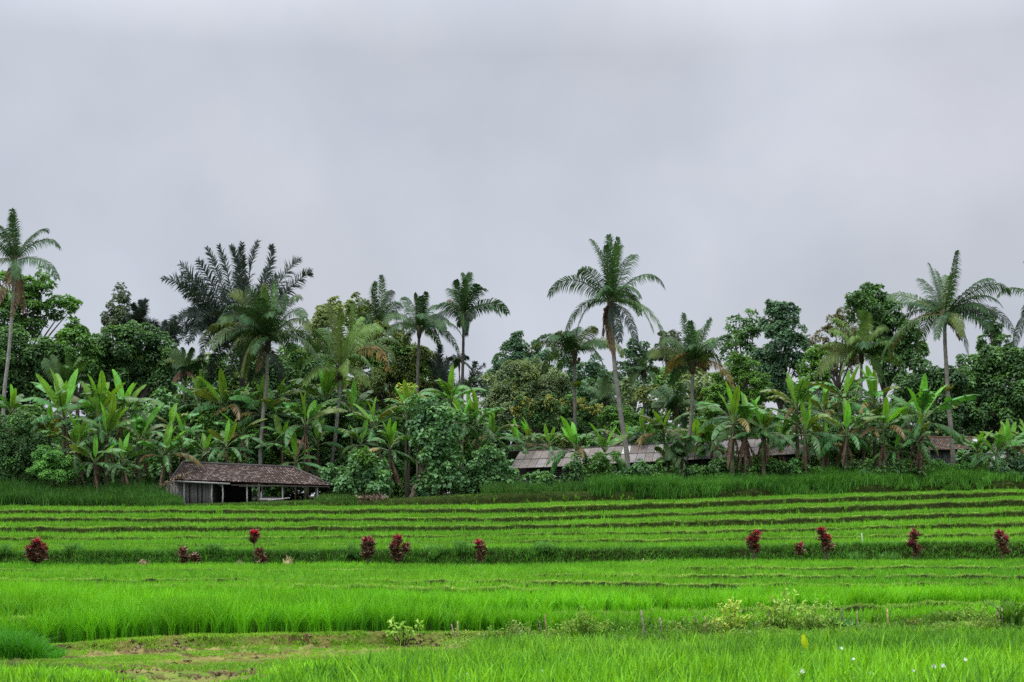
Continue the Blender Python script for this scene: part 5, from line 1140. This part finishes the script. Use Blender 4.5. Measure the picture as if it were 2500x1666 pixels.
def small_house():
    Y0, Y1 = 109.5, 112; b = ground(2330, Y0); root = thing("tiled_house", "small house with brown tiled roof and grey plank wall behind the full crowned palm", "house", b); g_ = rng_of("house")
    A, B = P(2268, 1100, Y0), P(2396, 1096, Y0); D, C = P(2262, 1070, Y1), P(2388, 1070, Y1)
    mb = MB(); tiled_roof(mb, A, B, C, D, 26, 9, ((0.10, 0.06, 0.038), (0.19, 0.13, 0.09)), g_)
    mb.add([D, C, C + [0, 2.5, -0.9], D + [0, 2.5, -0.9]], None, [(0, 1, 2, 3)], (0.12, 0.07, 0.045)); roof = mb.build("roof", M_TILE, root, b)
    mb = MB(); zb = gzs(2330, Y0 + 0.4) - 0.1
    for k in range(24):
        x0 = A[0] + 0.12 + k * 0.157; box(mb, (x0, Y0 + 0.4, zb), (x0 + 0.15, Y0 + 0.45, A[2] - 0.02), np.array((0.10, 0.10, 0.095)) * g_.uniform(0.6, 1.2))
    mb.build("plank_wall", M_WOOD, root, b)
    mb = MB(); tube(mb, np.array([D + [0, 0, 0.05], C + [0, 0, 0.05]]), 0.09, (0.14, 0.08, 0.05), 7); mb.build("ridge_tiles", M_TILE, roof, b)
    mb = MB(); e0, e1 = P(2378, 1092, Y0 - 0.05), P(2392, 1076, Y1 - 0.3); mb.add([P(2376, 1093, Y0) + [0, 0, 0.1], P(2390, 1092, Y0) + [0, 0, 0.1], P(2387, 1072, Y1) + [0, 0, 0.1], P(2374, 1072, Y1) + [0, 0, 0.1]], None, [(0, 1, 2, 3)], (0.5, 0.48, 0.45))
    o = mb.build("roof_sheet", M_SHEET, roof, b); o['label'] = "pale metal patch on the roof end"
small_house()
mb = MB(); Yw = 110.5; q0, q1 = P(2412, 1108, Yw), P(2600, 1108, Yw); zb = gzs(2480, Yw) - 0.2
box(mb, (q0[0], Yw, zb), (q1[0], Yw + 0.2, q0[2]), (0.62, 0.61, 0.57)); box(mb, (q0[0] - 0.04, Yw - 0.05, q0[2]), (q1[0], Yw + 0.25, q0[2] + 0.1), (0.5, 0.48, 0.44))
o = mb.build("garden_wall", M_PLASTER, None, ((q0[0] + q1[0]) / 2, Yw, zb + 0.2)); tag(o, "low whitewashed wall behind the bananas at the right edge", "wall")

# ---------------------------------------------------------------- red cordyline shrubs and small things on the big bank
def cordyline(label, px, base_py, Y, heads, group="red cordyline shrubs along the big bank"):
    """heads: (px, py_top, py_bottom, width px, redness)"""
    b = ground(px, Y); root = thing("cordyline_shrub", label, "shrub", b, group); g_ = rng_of(label)
    for hx, t_, bt, wpx, red in heads:
        top = P(hx, t_, Y); bot = P(hx, bt, Y); H = top[2] - bot[2]; W = wpx * Y / F / 2
        nst = max(1, int(wpx / 9)); mb = MB()
        for i in range(nst):
            dx = g_.uniform(-0.25, 0.25) * W
            tube(mb, np.array([[b[0] + dx * 0.6 + (bot[0] - b[0]) * 0.3, Y, min(b[2] - 0.05, bot[2] - 0.3)], [bot[0] + dx, Y, bot[2]], [top[0] + dx * 0.7, Y + g_.normal(0, 0.05), top[2] - 0.15]]), 0.014, (0.2, 0.165, 0.12), 5)
        mb.build("stem", M_WOOD, root, b, True)
        nr = max(3, int(H / 0.085)) * max(2, int(round(W / 0.10))); mb = MB()
        for i in range(nr):
            v = (i + g_.uniform(0, 1)) / nr; w_ = W * (0.55 + 0.45 * math.sin(PI * min(1, v * 0.85 + 0.12)))
            c = np.array([bot[0] + (top[0] - bot[0]) * v + g_.uniform(-0.55, 0.55) * w_, Y + g_.uniform(-0.6, 0.6) * w_, bot[2] + H * v * 0.86])
            n = 15; d = nrm(np.stack([g_.normal(0, 1, n), g_.normal(0, 1, n), np.abs(g_.normal(0.5, 0.6, n))], 1))
            hot = red * np.clip((v - 0.45) * 2.0 + g_.normal(0, 0.25), 0, 1)
            col = np.array((0.12, 0.055, 0.035)) * (1 - hot) + np.array((0.50, 0.03, 0.06)) * hot
            cc = col * g_.uniform(0.6, 1.4, (n, 1)); pale = g_.uniform(0, 1, n) < 0.24 * (1 - hot * 0.7); cc[pale] = (0.38, 0.31, 0.19)
            grn = g_.uniform(0, 1, n) < 0.2 * (1 - v); cc[grn] = (0.06, 0.085, 0.02)
            leaves(mb, np.tile(c, (n, 1)), d, nrm(g_.normal(0, 1, (n, 3)) + [0, 0, 0.4]), 0.25 * g_.uniform(0.7, 1.2, n), 0.085, cc, 0.3)
        mb.build("leaf_head", M_RED, root, b)
    return root
cordyline("broad maroon cordyline with two red tips, leftmost on the bank", 88, 1378, 61.8, [(78, 1332, 1372, 34, 0.35), (90, 1317, 1350, 30, 0.9), (104, 1326, 1368, 24, 0.6), (92, 1350, 1374, 40, 0.0)])
cordyline("faded brown cordyline with two low heads, second from left", 455, 1382, 61.8, [(447, 1338, 1362, 18, 0.3), (448, 1356, 1378, 24, 0.0), (474, 1352, 1376, 24, 0.0)])
cordyline("thin tall cordyline with a red head on a long bare stem", 623, 1375, 61.8, [(621, 1295, 1326, 22, 0.95), (635, 1340, 1358, 14, 0.1), (638, 1354, 1376, 15, 0.2)])
cordyline("broad rounded cordyline with dull red crown, left of a close pair", 898, 1370, 61.8, [(898, 1313, 1342, 42, 0.65), (898, 1336, 1364, 32, 0.15)])
cordyline("lopsided cordyline with a bright red tip and a side head, right of a close pair", 970, 1372, 61.8, [(972, 1310, 1328, 18, 1.0), (966, 1322, 1352, 30, 0.4), (990, 1330, 1350, 17, 0.55), (970, 1346, 1370, 34, 0.0)])
cordyline("narrow cordyline with bright pink red tips, standing alone mid picture", 1172, 1371, 61.9, [(1168, 1321, 1340, 20, 1.0), (1176, 1332, 1352, 26, 0.4), (1174, 1346, 1370, 24, 0.05)])
cordyline("vivid crimson cordyline on pale bundled stems, first right of the middle", 1842, 1369, 62.3, [(1846, 1296, 1318, 26, 1.0), (1838, 1310, 1336, 34, 0.9), (1841, 1328, 1350, 26, 0.2)])
cordyline("tiny pink red cordyline, smallest on the bank", 1953, 1355, 62.4, [(1952, 1328, 1345, 14, 1.0), (1955, 1342, 1356, 14, 0.25)])
cordyline("tapering dark crimson cordyline with a narrow bright top", 2015, 1360, 62.5, [(2006, 1291, 1308, 15, 1.0), (2012, 1306, 1326, 28, 0.75), (2018, 1322, 1346, 38, 0.45)])
cordyline("pinkish brown cordyline with gaps between its leaf tiers", 2235, 1361, 62.8, [(2234, 1296, 1318, 26, 0.75), (2230, 1320, 1336, 36, 0.35), (2238, 1334, 1356, 18, 0.1)])
cordyline("upright dark red cordyline, rightmost on the bank", 2448, 1358, 63.0, [(2440, 1297, 1320, 24, 0.8), (2448, 1308, 1336, 32, 0.5), (2452, 1332, 1354, 24, 0.1)])

def straw(label, px, py, Y, wpx, hpx):
    g_ = rng_of(label); b = ground(px, Y); n = 130; W = wpx * Y / F / 2; mb = MB()
    base = np.stack([b[0] + g_.normal(0, 0.42, n) * W, Y + g_.normal(0, 0.15, n), b[2] + np.abs(g_.normal(0, 0.35, n)) * hpx * Y / F], 1)
    az = g_.uniform(0, 2 * PI, n); blades(mb, base, az, hpx * Y / F * g_.uniform(0.3, 1.0, n), W * g_.uniform(0.3, 0.9, n), 0.03, 3, np.array((0.42, 0.34, 0.20)) * g_.uniform(0.6, 1.25, (n, 1)))
    o = mb.build("straw_heap", M_DEAD, None, b); tag(o, label, "straw", "dry straw heaps at the foot of the bank")
straw("dry straw tuft below the bank left of the faded cordyline", 350, 1372, 61.9, 30, 16)
straw("small dry straw tuft left of the tall thin cordyline", 587, 1376, 61.7, 14, 14)
straw("spiky dry straw tuft right of the tall thin cordyline", 704, 1377, 61.7, 26, 20)
straw("wide pale straw heap in the middle of the bank foot", 1572, 1369, 62.0, 54, 14)
straw("thin straw patch right of the wide straw heap", 1640, 1370, 62.1, 40, 10)
straw("dry straw lying at the foot of the lone middle cordyline", 1150, 1372, 61.7, 34, 9)
def bank_tuft(label, px, Y, hpx, wpx, col):
    g_ = rng_of(label); b = ground(px, Y); n = 260; mb = MB(); W = wpx * Y / F / 2
    x_ = g_.normal(0, 0.45, n) * W; base = np.stack([b[0] + x_, Y + g_.normal(0, 0.15, n), gz((b[0] + x_) * F / Y + CX, Y + 0 * x_)], 1)
    blades(mb, base, g_.uniform(0, 2 * PI, n), hpx * Y / F * g_.uniform(0.5, 1.1, n), hpx * Y / F * g_.uniform(0.2, 0.8, n), 0.03, 3, np.array(col) * g_.uniform(0.65, 1.4, (n, 1)))
    o = mb.build("grass_tuft", M_GRASS, None, b); tag(o, label, "grass tuft", "tall grass tufts on the big bank")
for px, hp, wp, lb in ((10, 34, 30, "dark grass tuft on the bank at the left edge"), (178, 36, 50, "dark grass tuft right of the leftmost cordyline"), (858, 44, 60, "pale tipped grass tuft left of the broad rounded cordyline"),
                       (1062, 42, 44, "bluish grass tuft between the lopsided and the lone cordyline"), (1130, 40, 40, "bushy grass tuft just left of the lone middle cordyline"), (520, 34, 50, "light grass tuft between the faded and the tall cordyline"), (1330, 34, 60, "long grass tuft right of the lone middle cordyline"),
                       (2085, 44, 60, "wispy tall grass tuft right of the tapering cordyline"), (2170, 38, 50, "wispy grass tuft left of the pinkish cordyline")):
    bank_tuft(lb, px, 62.95 if px < 1700 else 63.6, hp * 0.85, wp, (0.10, 0.26, 0.05))
mb = MB(); q = P(2105, 1316, 64.3); gq = ground(2105, 64.3)
tube(mb, np.array([gq, q, P(2104, 1302, 64.3)]), [0.02, 0.02, 0.012], (0.7, 0.7, 0.68), 6); o = mb.build("marker_stick", M_WOOD, None, gq); tag(o, "short white marker stick on the bank right of the tapering cordyline", "stick")
# litter heap at the edge of the trees
g_ = rng_of("litter"); mb = MB(); n = 320
base = np.stack([(g_.uniform(868, 938, n) - CX) * 96.6 / F, 96.6 + g_.normal(0, 0.2, n), np.zeros(n)], 1); base[:, 2] = gz(base[:, 0] * F / base[:, 1] + CX, base[:, 1]) + g_.uniform(0.02, 0.32, n)
leaves(mb, base, nrm(g_.normal(0, 1, (n, 3)) * [1, 1, 0.4]), nrm(g_.normal(0, 1, (n, 3)) + [0, 0, 0.8]), 0.3 * g_.uniform(0.5, 1.3, n), 0.12, np.array((0.28, 0.22, 0.16)) * g_.uniform(0.4, 1.3, (n, 1)))
o = mb.build("litter_heap", M_DEAD, None, ground(903, 96.6)); tag(o, "heap of dry brown leaves and husks at the edge of the top terrace", "leaf heap")

# ---------------------------------------------------------------- the fence line of stakes and weeds in the foreground
def stake(label, px0, py0, px1, py1, w=0.03, col=(0.26, 0.2, 0.12), name="bamboo_stake"):
    """top and foot in photo pixels; the foot is set on the ground"""
    Ys = np.linspace(29, 37, 81); gy = gz(px1, Ys); pyg = YH - gy * F / Ys; ok = Ys[np.argmin(np.abs(pyg - py1))]
    Yk = float(min(ok, np.interp(px1, PXS, bundY) - 0.2)); b = ground(px1, Yk); t = P(px0, py0, Yk)
    mb = MB(); pts = np.array([b - [0, 0, 0.08], b * 0.55 + t * 0.45 + [0.012, 0, 0], t]); cc = np.array([np.array(col) * 0.75, np.array(col), np.array(col) * 1.15])
    tube(mb, pts, [w * 0.55, w * 0.5, w * 0.45], cc, 7)
    for k in (0.3, 0.6, 0.85): q = b + (t - b) * k; tube(mb, np.array([q - (t - b) * 0.006, q + (t - b) * 0.006]), w * 0.62, np.array(col) * 0.7, 7)
    o = mb.build(name, M_WOOD, None, b, True); tag(o, label, "stake", "bamboo stakes along the foreground fence line")
stake("pale bamboo stake with a tilted stick beside it, leftmost stake", 1117, 1516, 1118, 1572, 0.035, (0.34, 0.27, 0.15))
stake("short tilted stick leaning towards the leftmost stake", 1102, 1524, 1113, 1548, 0.03, (0.28, 0.22, 0.14))
stake("thin dark stake right of the leftmost stake", 1316, 1514, 1320, 1562, 0.03, (0.13, 0.105, 0.075))
stake("short brown stake just right of the thin dark one", 1330, 1500, 1336, 1548, 0.035, (0.24, 0.16, 0.09))
stake("dark slanting forked stick left of the rounded weed bush", 1476, 1517, 1453, 1568, 0.03, (0.11, 0.085, 0.06))
stake("small pale stake right of the slanting stick", 1491, 1534, 1487, 1564, 0.03, (0.34, 0.3, 0.2))
stake("tallest stake, grey and leaning left, near the middle of the fence line", 1565, 1490, 1576, 1580, 0.05, (0.2, 0.165, 0.12))
stake("grey stake right of the tallest stake", 1611, 1507, 1616, 1552, 0.04, (0.25, 0.22, 0.17))
stake("thin brown stake left of the sparse weed", 1660, 1518, 1664, 1552, 0.03, (0.26, 0.19, 0.11))
stake("tan stake with a dark knot among the sparse weed", 1722, 1508, 1719, 1556, 0.04, (0.28, 0.2, 0.11))
stake("small grey stake right of the yellow leaved weed", 1845, 1518, 1846, 1546, 0.03, (0.3, 0.28, 0.22))
stake("tan stake left of the tall branching weed", 1878, 1487, 1879, 1520, 0.035, (0.27, 0.2, 0.12))
stake("tall brown stake at the foot of the tall branching weed", 1895, 1493, 1895, 1550, 0.035, (0.25, 0.17, 0.1))
stake("leaning tan stake right of the tall branching weed", 1997, 1500, 2002, 1536, 0.04, (0.32, 0.24, 0.13))
stake("dark weathered stake standing in bluish weeds", 2055, 1486, 2056, 1536, 0.045, (0.14, 0.125, 0.105))
stake("thin tan stake right of the bluish weeds", 2093, 1492, 2091, 1534, 0.035, (0.28, 0.22, 0.13))
stake("pale yellow stake standing alone in the right grass", 2166, 1487, 2167, 1524, 0.045, (0.38, 0.29, 0.15))
stake("brown leaning stake left of the sword leaved plant", 2436, 1480, 2431, 1514, 0.045, (0.29, 0.21, 0.13))
stake("pale stake at the foot of the sword leaved plant", 2446, 1484, 2448, 1510, 0.035, (0.36, 0.31, 0.2))
stake("short stake right of the sword leaved plant", 2481, 1494, 2482, 1516, 0.03, (0.33, 0.28, 0.17))

def weed(label, px, top, bot, wpx, colA, colB, dens=1.0, leaf=(0.06, 0.032), branches=9, name="leafy_weed", stemc=(0.13, 0.11, 0.05), flat=0.0, woody=0.010, top_heavy=0.0):
    g_ = rng_of(label); Ys = np.linspace(29, 37.5, 86); gy = gz(px, Ys); pyg = YH - gy * F / Ys
    Yk = float(min(Ys[np.argmin(np.abs(pyg - bot))], np.interp(px, PXS, bundY) - 0.25)); b = ground(px, Yk); H = P(px, top, Yk)[2] - b[2]; W = wpx * Yk / F / 2
    root = thing(name, label, "weed", b, "leafy weeds along the foreground fence line"); sm = MB(); lm = MB()
    for i in range(branches):
        a = -1 + 2 * (i + g_.uniform(0.1, 0.9)) / branches; hh = H * g_.uniform(0.55, 1.0) * (1 - 0.35 * abs(a)); dx = a * W; dy = g_.uniform(-0.6, 0.6) * W
        t = np.linspace(0, 1, 7)[:, None]; p = b + np.array([dx * 0.12, dy * 0.12, -0.05]) * (1 - t) + np.array([dx, dy, 0]) * t ** 1.4 + np.array([0, 0, hh]) * t + g_.normal(0, 0.012, (7, 3)) * t
        tube(sm, p, np.linspace(woody, 0.003, 7), np.array(stemc), 5, False)
        n = int(26 * dens); tt = np.clip(g_.beta(2.2 + top_heavy, 1.3, n), 0.25, 1); k = tt * 6; i0 = np.minimum(k.astype(int), 5); fr = (k - i0)[:, None]
        q = p[i0] * (1 - fr) + p[np.minimum(i0 + 1, 6)] * fr + g_.normal(0, 0.035, (n, 3)) * (1 if flat == 0 else [1.3, 1.3, 0.4])
        d = nrm(g_.normal(0, 1, (n, 3)) + [0, 0, 0.25 - flat]); nm = nrm(g_.normal(0, 0.55, (n, 3)) + [0, 0, 1.0])
        m = np.clip(tt * 0.8 + g_.normal(0, 0.25, n), 0, 1)[:, None]
        leaves(lm, q, d, nm, 1.7 * leaf[0] * g_.uniform(0.6, 1.3, n), 1.6 * leaf[1], np.array((1.0, 1.35, 1.0)) * np.array(colA) * (1 - m) + np.array((1.05, 1.45, 1.1)) * np.array(colB) * m, 0.2)
    sm.build("stem", M_WOOD, root, b, True); lm.build("leaves", M_GRASS, root, b)
YG = ((0.14, 0.22, 0.04), (0.42, 0.44, 0.12))
weed("small woody weed with pale leaf tufts on dark stems, leftmost weed", 985, 1498, 1582, 100, (0.13, 0.22, 0.03), (0.38, 0.44, 0.11), 0.8, (0.075, 0.042), 6, stemc=(0.055, 0.04, 0.03), woody=0.02, top_heavy=6.0)
weed("scraggly yellowish weed behind the thin dark stake", 1265, 1492, 1560, 74, (0.16, 0.20, 0.05), (0.36, 0.36, 0.13), 0.6, (0.05, 0.03), 10, stemc=(0.2, 0.16, 0.09))
weed("rounded yellow green weed bush, fullest on the fence line", 1425, 1478, 1578, 140, (0.12, 0.20, 0.03), (0.30, 0.36, 0.07), 1.7, (0.05, 0.034), 22)
weed("sparse twiggy weed around the tan stake", 1708, 1462, 1560, 150, (0.12, 0.18, 0.035), (0.24, 0.27, 0.08), 0.8, (0.048, 0.026), 20, stemc=(0.17, 0.13, 0.08))
weed("yellow leaved weed with arching cream coloured sprays", 1785, 1452, 1555, 110, (0.20, 0.24, 0.04), (0.55, 0.50, 0.15), 1.6, (0.065, 0.04), 10, flat=0.3, top_heavy=1.5)
weed("tall branching weed with flat yellow green layers", 1912, 1424, 1550, 150, *YG, 1.7, (0.07, 0.034), 18, flat=0.3, woody=0.013, stemc=(0.08, 0.07, 0.035))
weed("thin weed right of the tall branching weed", 1978, 1455, 1548, 70, (0.16, 0.24, 0.05), (0.40, 0.42, 0.13), 1.0, (0.06, 0.034), 9)
weed("spindly weed with fine leaves behind the leaning tan stake", 2022, 1450, 1520, 90, (0.16, 0.24, 0.05), (0.38, 0.42, 0.12), 1.0, (0.055, 0.03), 9, flat=0.2)
weed("bluish green weed patch round the dark weathered stake", 2062, 1502, 1545, 120, (0.08, 0.18, 0.06), (0.17, 0.30, 0.11), 1.4, (0.055, 0.026), 16)
weed("bushy yellow green weed left of the sword leaved plant", 2362, 1456, 1540, 130, (0.10, 0.20, 0.03), (0.27, 0.35, 0.07), 1.5, (0.055, 0.03), 20)
weed("low yellowish weed in front of the brown leaning stake", 2412, 1488, 1542, 110, (0.14, 0.22, 0.03), (0.33, 0.37, 0.07), 1.3, (0.055, 0.03), 14)
weed("dark low weed with reddish tips in the right grass", 2225, 1490, 1530, 50, (0.09, 0.15, 0.03), (0.28, 0.20, 0.07), 0.9, (0.05, 0.026), 8)
weed("low leafy weed beside the leftmost stake", 1195, 1522, 1558, 60, (0.10, 0.2, 0.03), (0.24, 0.33, 0.07), 0.8, (0.045, 0.028), 10)
weed("low leafy weed between the rounded bush and the tallest stake", 1525, 1518, 1565, 80, (0.10, 0.2, 0.03), (0.25, 0.33, 0.07), 0.9, (0.045, 0.028), 12)

def sword_plant():
    Yk = 36.9; b = ground(2474, Yk); root = thing("sword_leaved_plant", "dark green plant with a fan of broad sword leaves at the right edge", "plant", b); g_ = rng_of("sword")
    for i in range(60):
        mb = MB(); az = np.array([g_.uniform(0, 2 * PI)]); h = np.array([1.0 * g_.uniform(0.7, 1.1)])
        blades(mb, (b + np.array([g_.normal(0, 0.12), g_.normal(0, 0.1), -0.03]))[None], az, h, h * g_.uniform(0.1, 0.75), 0.12, 6, (0.03, 0.11, 0.014), tipcol=np.array((0.16, 0.38, 0.03)))
        mb.build("leaf", M_GRASS, root, b)
sword_plant()
def arrow_plant():
    Yk = 27.5; b = ground(1960, Yk); root = thing("broad_leaved_plant", "single bright yellow broad leaf standing up in the foreground grass", "plant", b)
    for px0, py0, px1, py1, w, c in ((1959, 1546, 1966, 1586, 0.13, (0.60, 0.72, 0.015)), (1991, 1567, 1990, 1590, 0.06, (0.28, 0.40, 0.03))):
        t = P(px0, py0, Yk); q = P(px1, py1, Yk); mb = MB(); n = 9; s = np.linspace(0, 1, n)[:, None]; mid = q + (t - q) * s + np.array([0, -0.05, 0]) * np.sin(s * PI)
        wv = (w / 2 * np.sin(np.clip(s * 0.93 + 0.07, 0, 1) * PI) ** 0.8)
        L_, R_2 = mid - np.array([1, 0.25, 0]) * wv + [0, -0.02, 0], mid + np.array([1, -0.1, 0]) * wv + [0, -0.02, 0]
        V = np.concatenate([L_, mid, R_2]); k = np.arange(n - 1)
        mb.add(V, None, np.concatenate([np.stack([k, k + n, k + n + 1, k + 1], 1), np.stack([k + n, k + 2 * n, k + 2 * n + 1, k + n + 1], 1)]), np.array(c))
        mb.build("leaf", M_GRASS, root, b)
        mb = MB(); tube(mb, np.array([b, (b + q) / 2 + [0.02, 0, 0], q]), 0.008, (0.2, 0.3, 0.04), 5, False); mb.build("stalk", M_GRASS, root, b)
arrow_plant()
# white flowers in the near grass
FL = [(2055, 1584, "first of the high pair on the right side"), (2356, 1611, "highest and largest at the right"), (2280, 1629, "left flower of a pair near the right corner"), (2302, 1627, "right flower of a pair near the right corner"), (2230, 1639, "small one left of the right hand pair"),
      (2126, 1645, "small one amid long blades right of centre"), (2081, 1654, "elongated one near the bottom right of centre"), (2278, 1652, "large one below the right hand pair"), (2312, 1660, "at the bottom below the right hand pair"), (2188, 1664, "cut by the bottom edge left of the right hand pair"),
      (2347, 1662, "small one at the bottom right"), (1930, 1650, "left one of three at the bottom below the yellow leaf"), (1949, 1650, "middle one of three at the bottom below the yellow leaf"), (1959, 1640, "upper one of three at the bottom below the yellow leaf"), (1934, 1664, "lowest below the yellow leaf"),
      (1320, 1638, "alone in the grass left of the tallest stake"), (1210, 1656, "near the bottom middle"), (1137, 1650, "leftmost, near the bottom middle"), (2084, 1610, "tiny one below the high pair on the right"), (2441, 1664, "at the bottom edge near the right corner")]
g_ = rng_of("flowers"); FM = []
for v in range(3):
    mb = MB(); n = 7; az = np.linspace(0, 2 * PI, n, endpoint=False) + v
    leaves(mb, np.zeros((n, 3)), np.stack([np.cos(az), np.sin(az), 0.55 + 0.2 * np.sin(az * 2 + v)], 1), np.stack([-np.cos(az) * 0.4, -np.sin(az) * 0.4, np.ones(n)], 1), 0.034, 0.024, (0.82, 0.82, 0.80), 0.2); FM.append(mb.mesh("petals", M_PETAL))
SM = MB(); tube(SM, np.array([[0, 0, -0.42], [0.01, 0, -0.2], [0, 0, 0]]), 0.004, (0.08, 0.2, 0.03), 5, False); SMM = SM.mesh("stalk", M_GRASS)
for i, (px, py, lb) in enumerate(FL):
    # stands at the height of the grass tops
    Ys = np.linspace(18.5, 27, 60); pyg = YH - (gz(px, Ys) + 0.42) * F / Ys; Yk = float(Ys[np.argmin(np.abs(pyg - py))]) ; c = P(px, py, Yk)
    root = thing("white_flower", "white wildflower, " + lb, "flower", ground(px, Yk), "white flowers in the near grass"); b = np.array(root.location)
    o = link("petals", FM[i % 3], root, c - b); s_ = g_.uniform(0.85, 1.35); o.scale = (s_, s_, s_); o.rotation_euler = (g_.uniform(0.4, 1.1), g_.normal(0, 0.3), g_.normal(0, 0.5))
    link("stalk", SMM, root, c - b)


print("objects", len(bpy.data.objects))
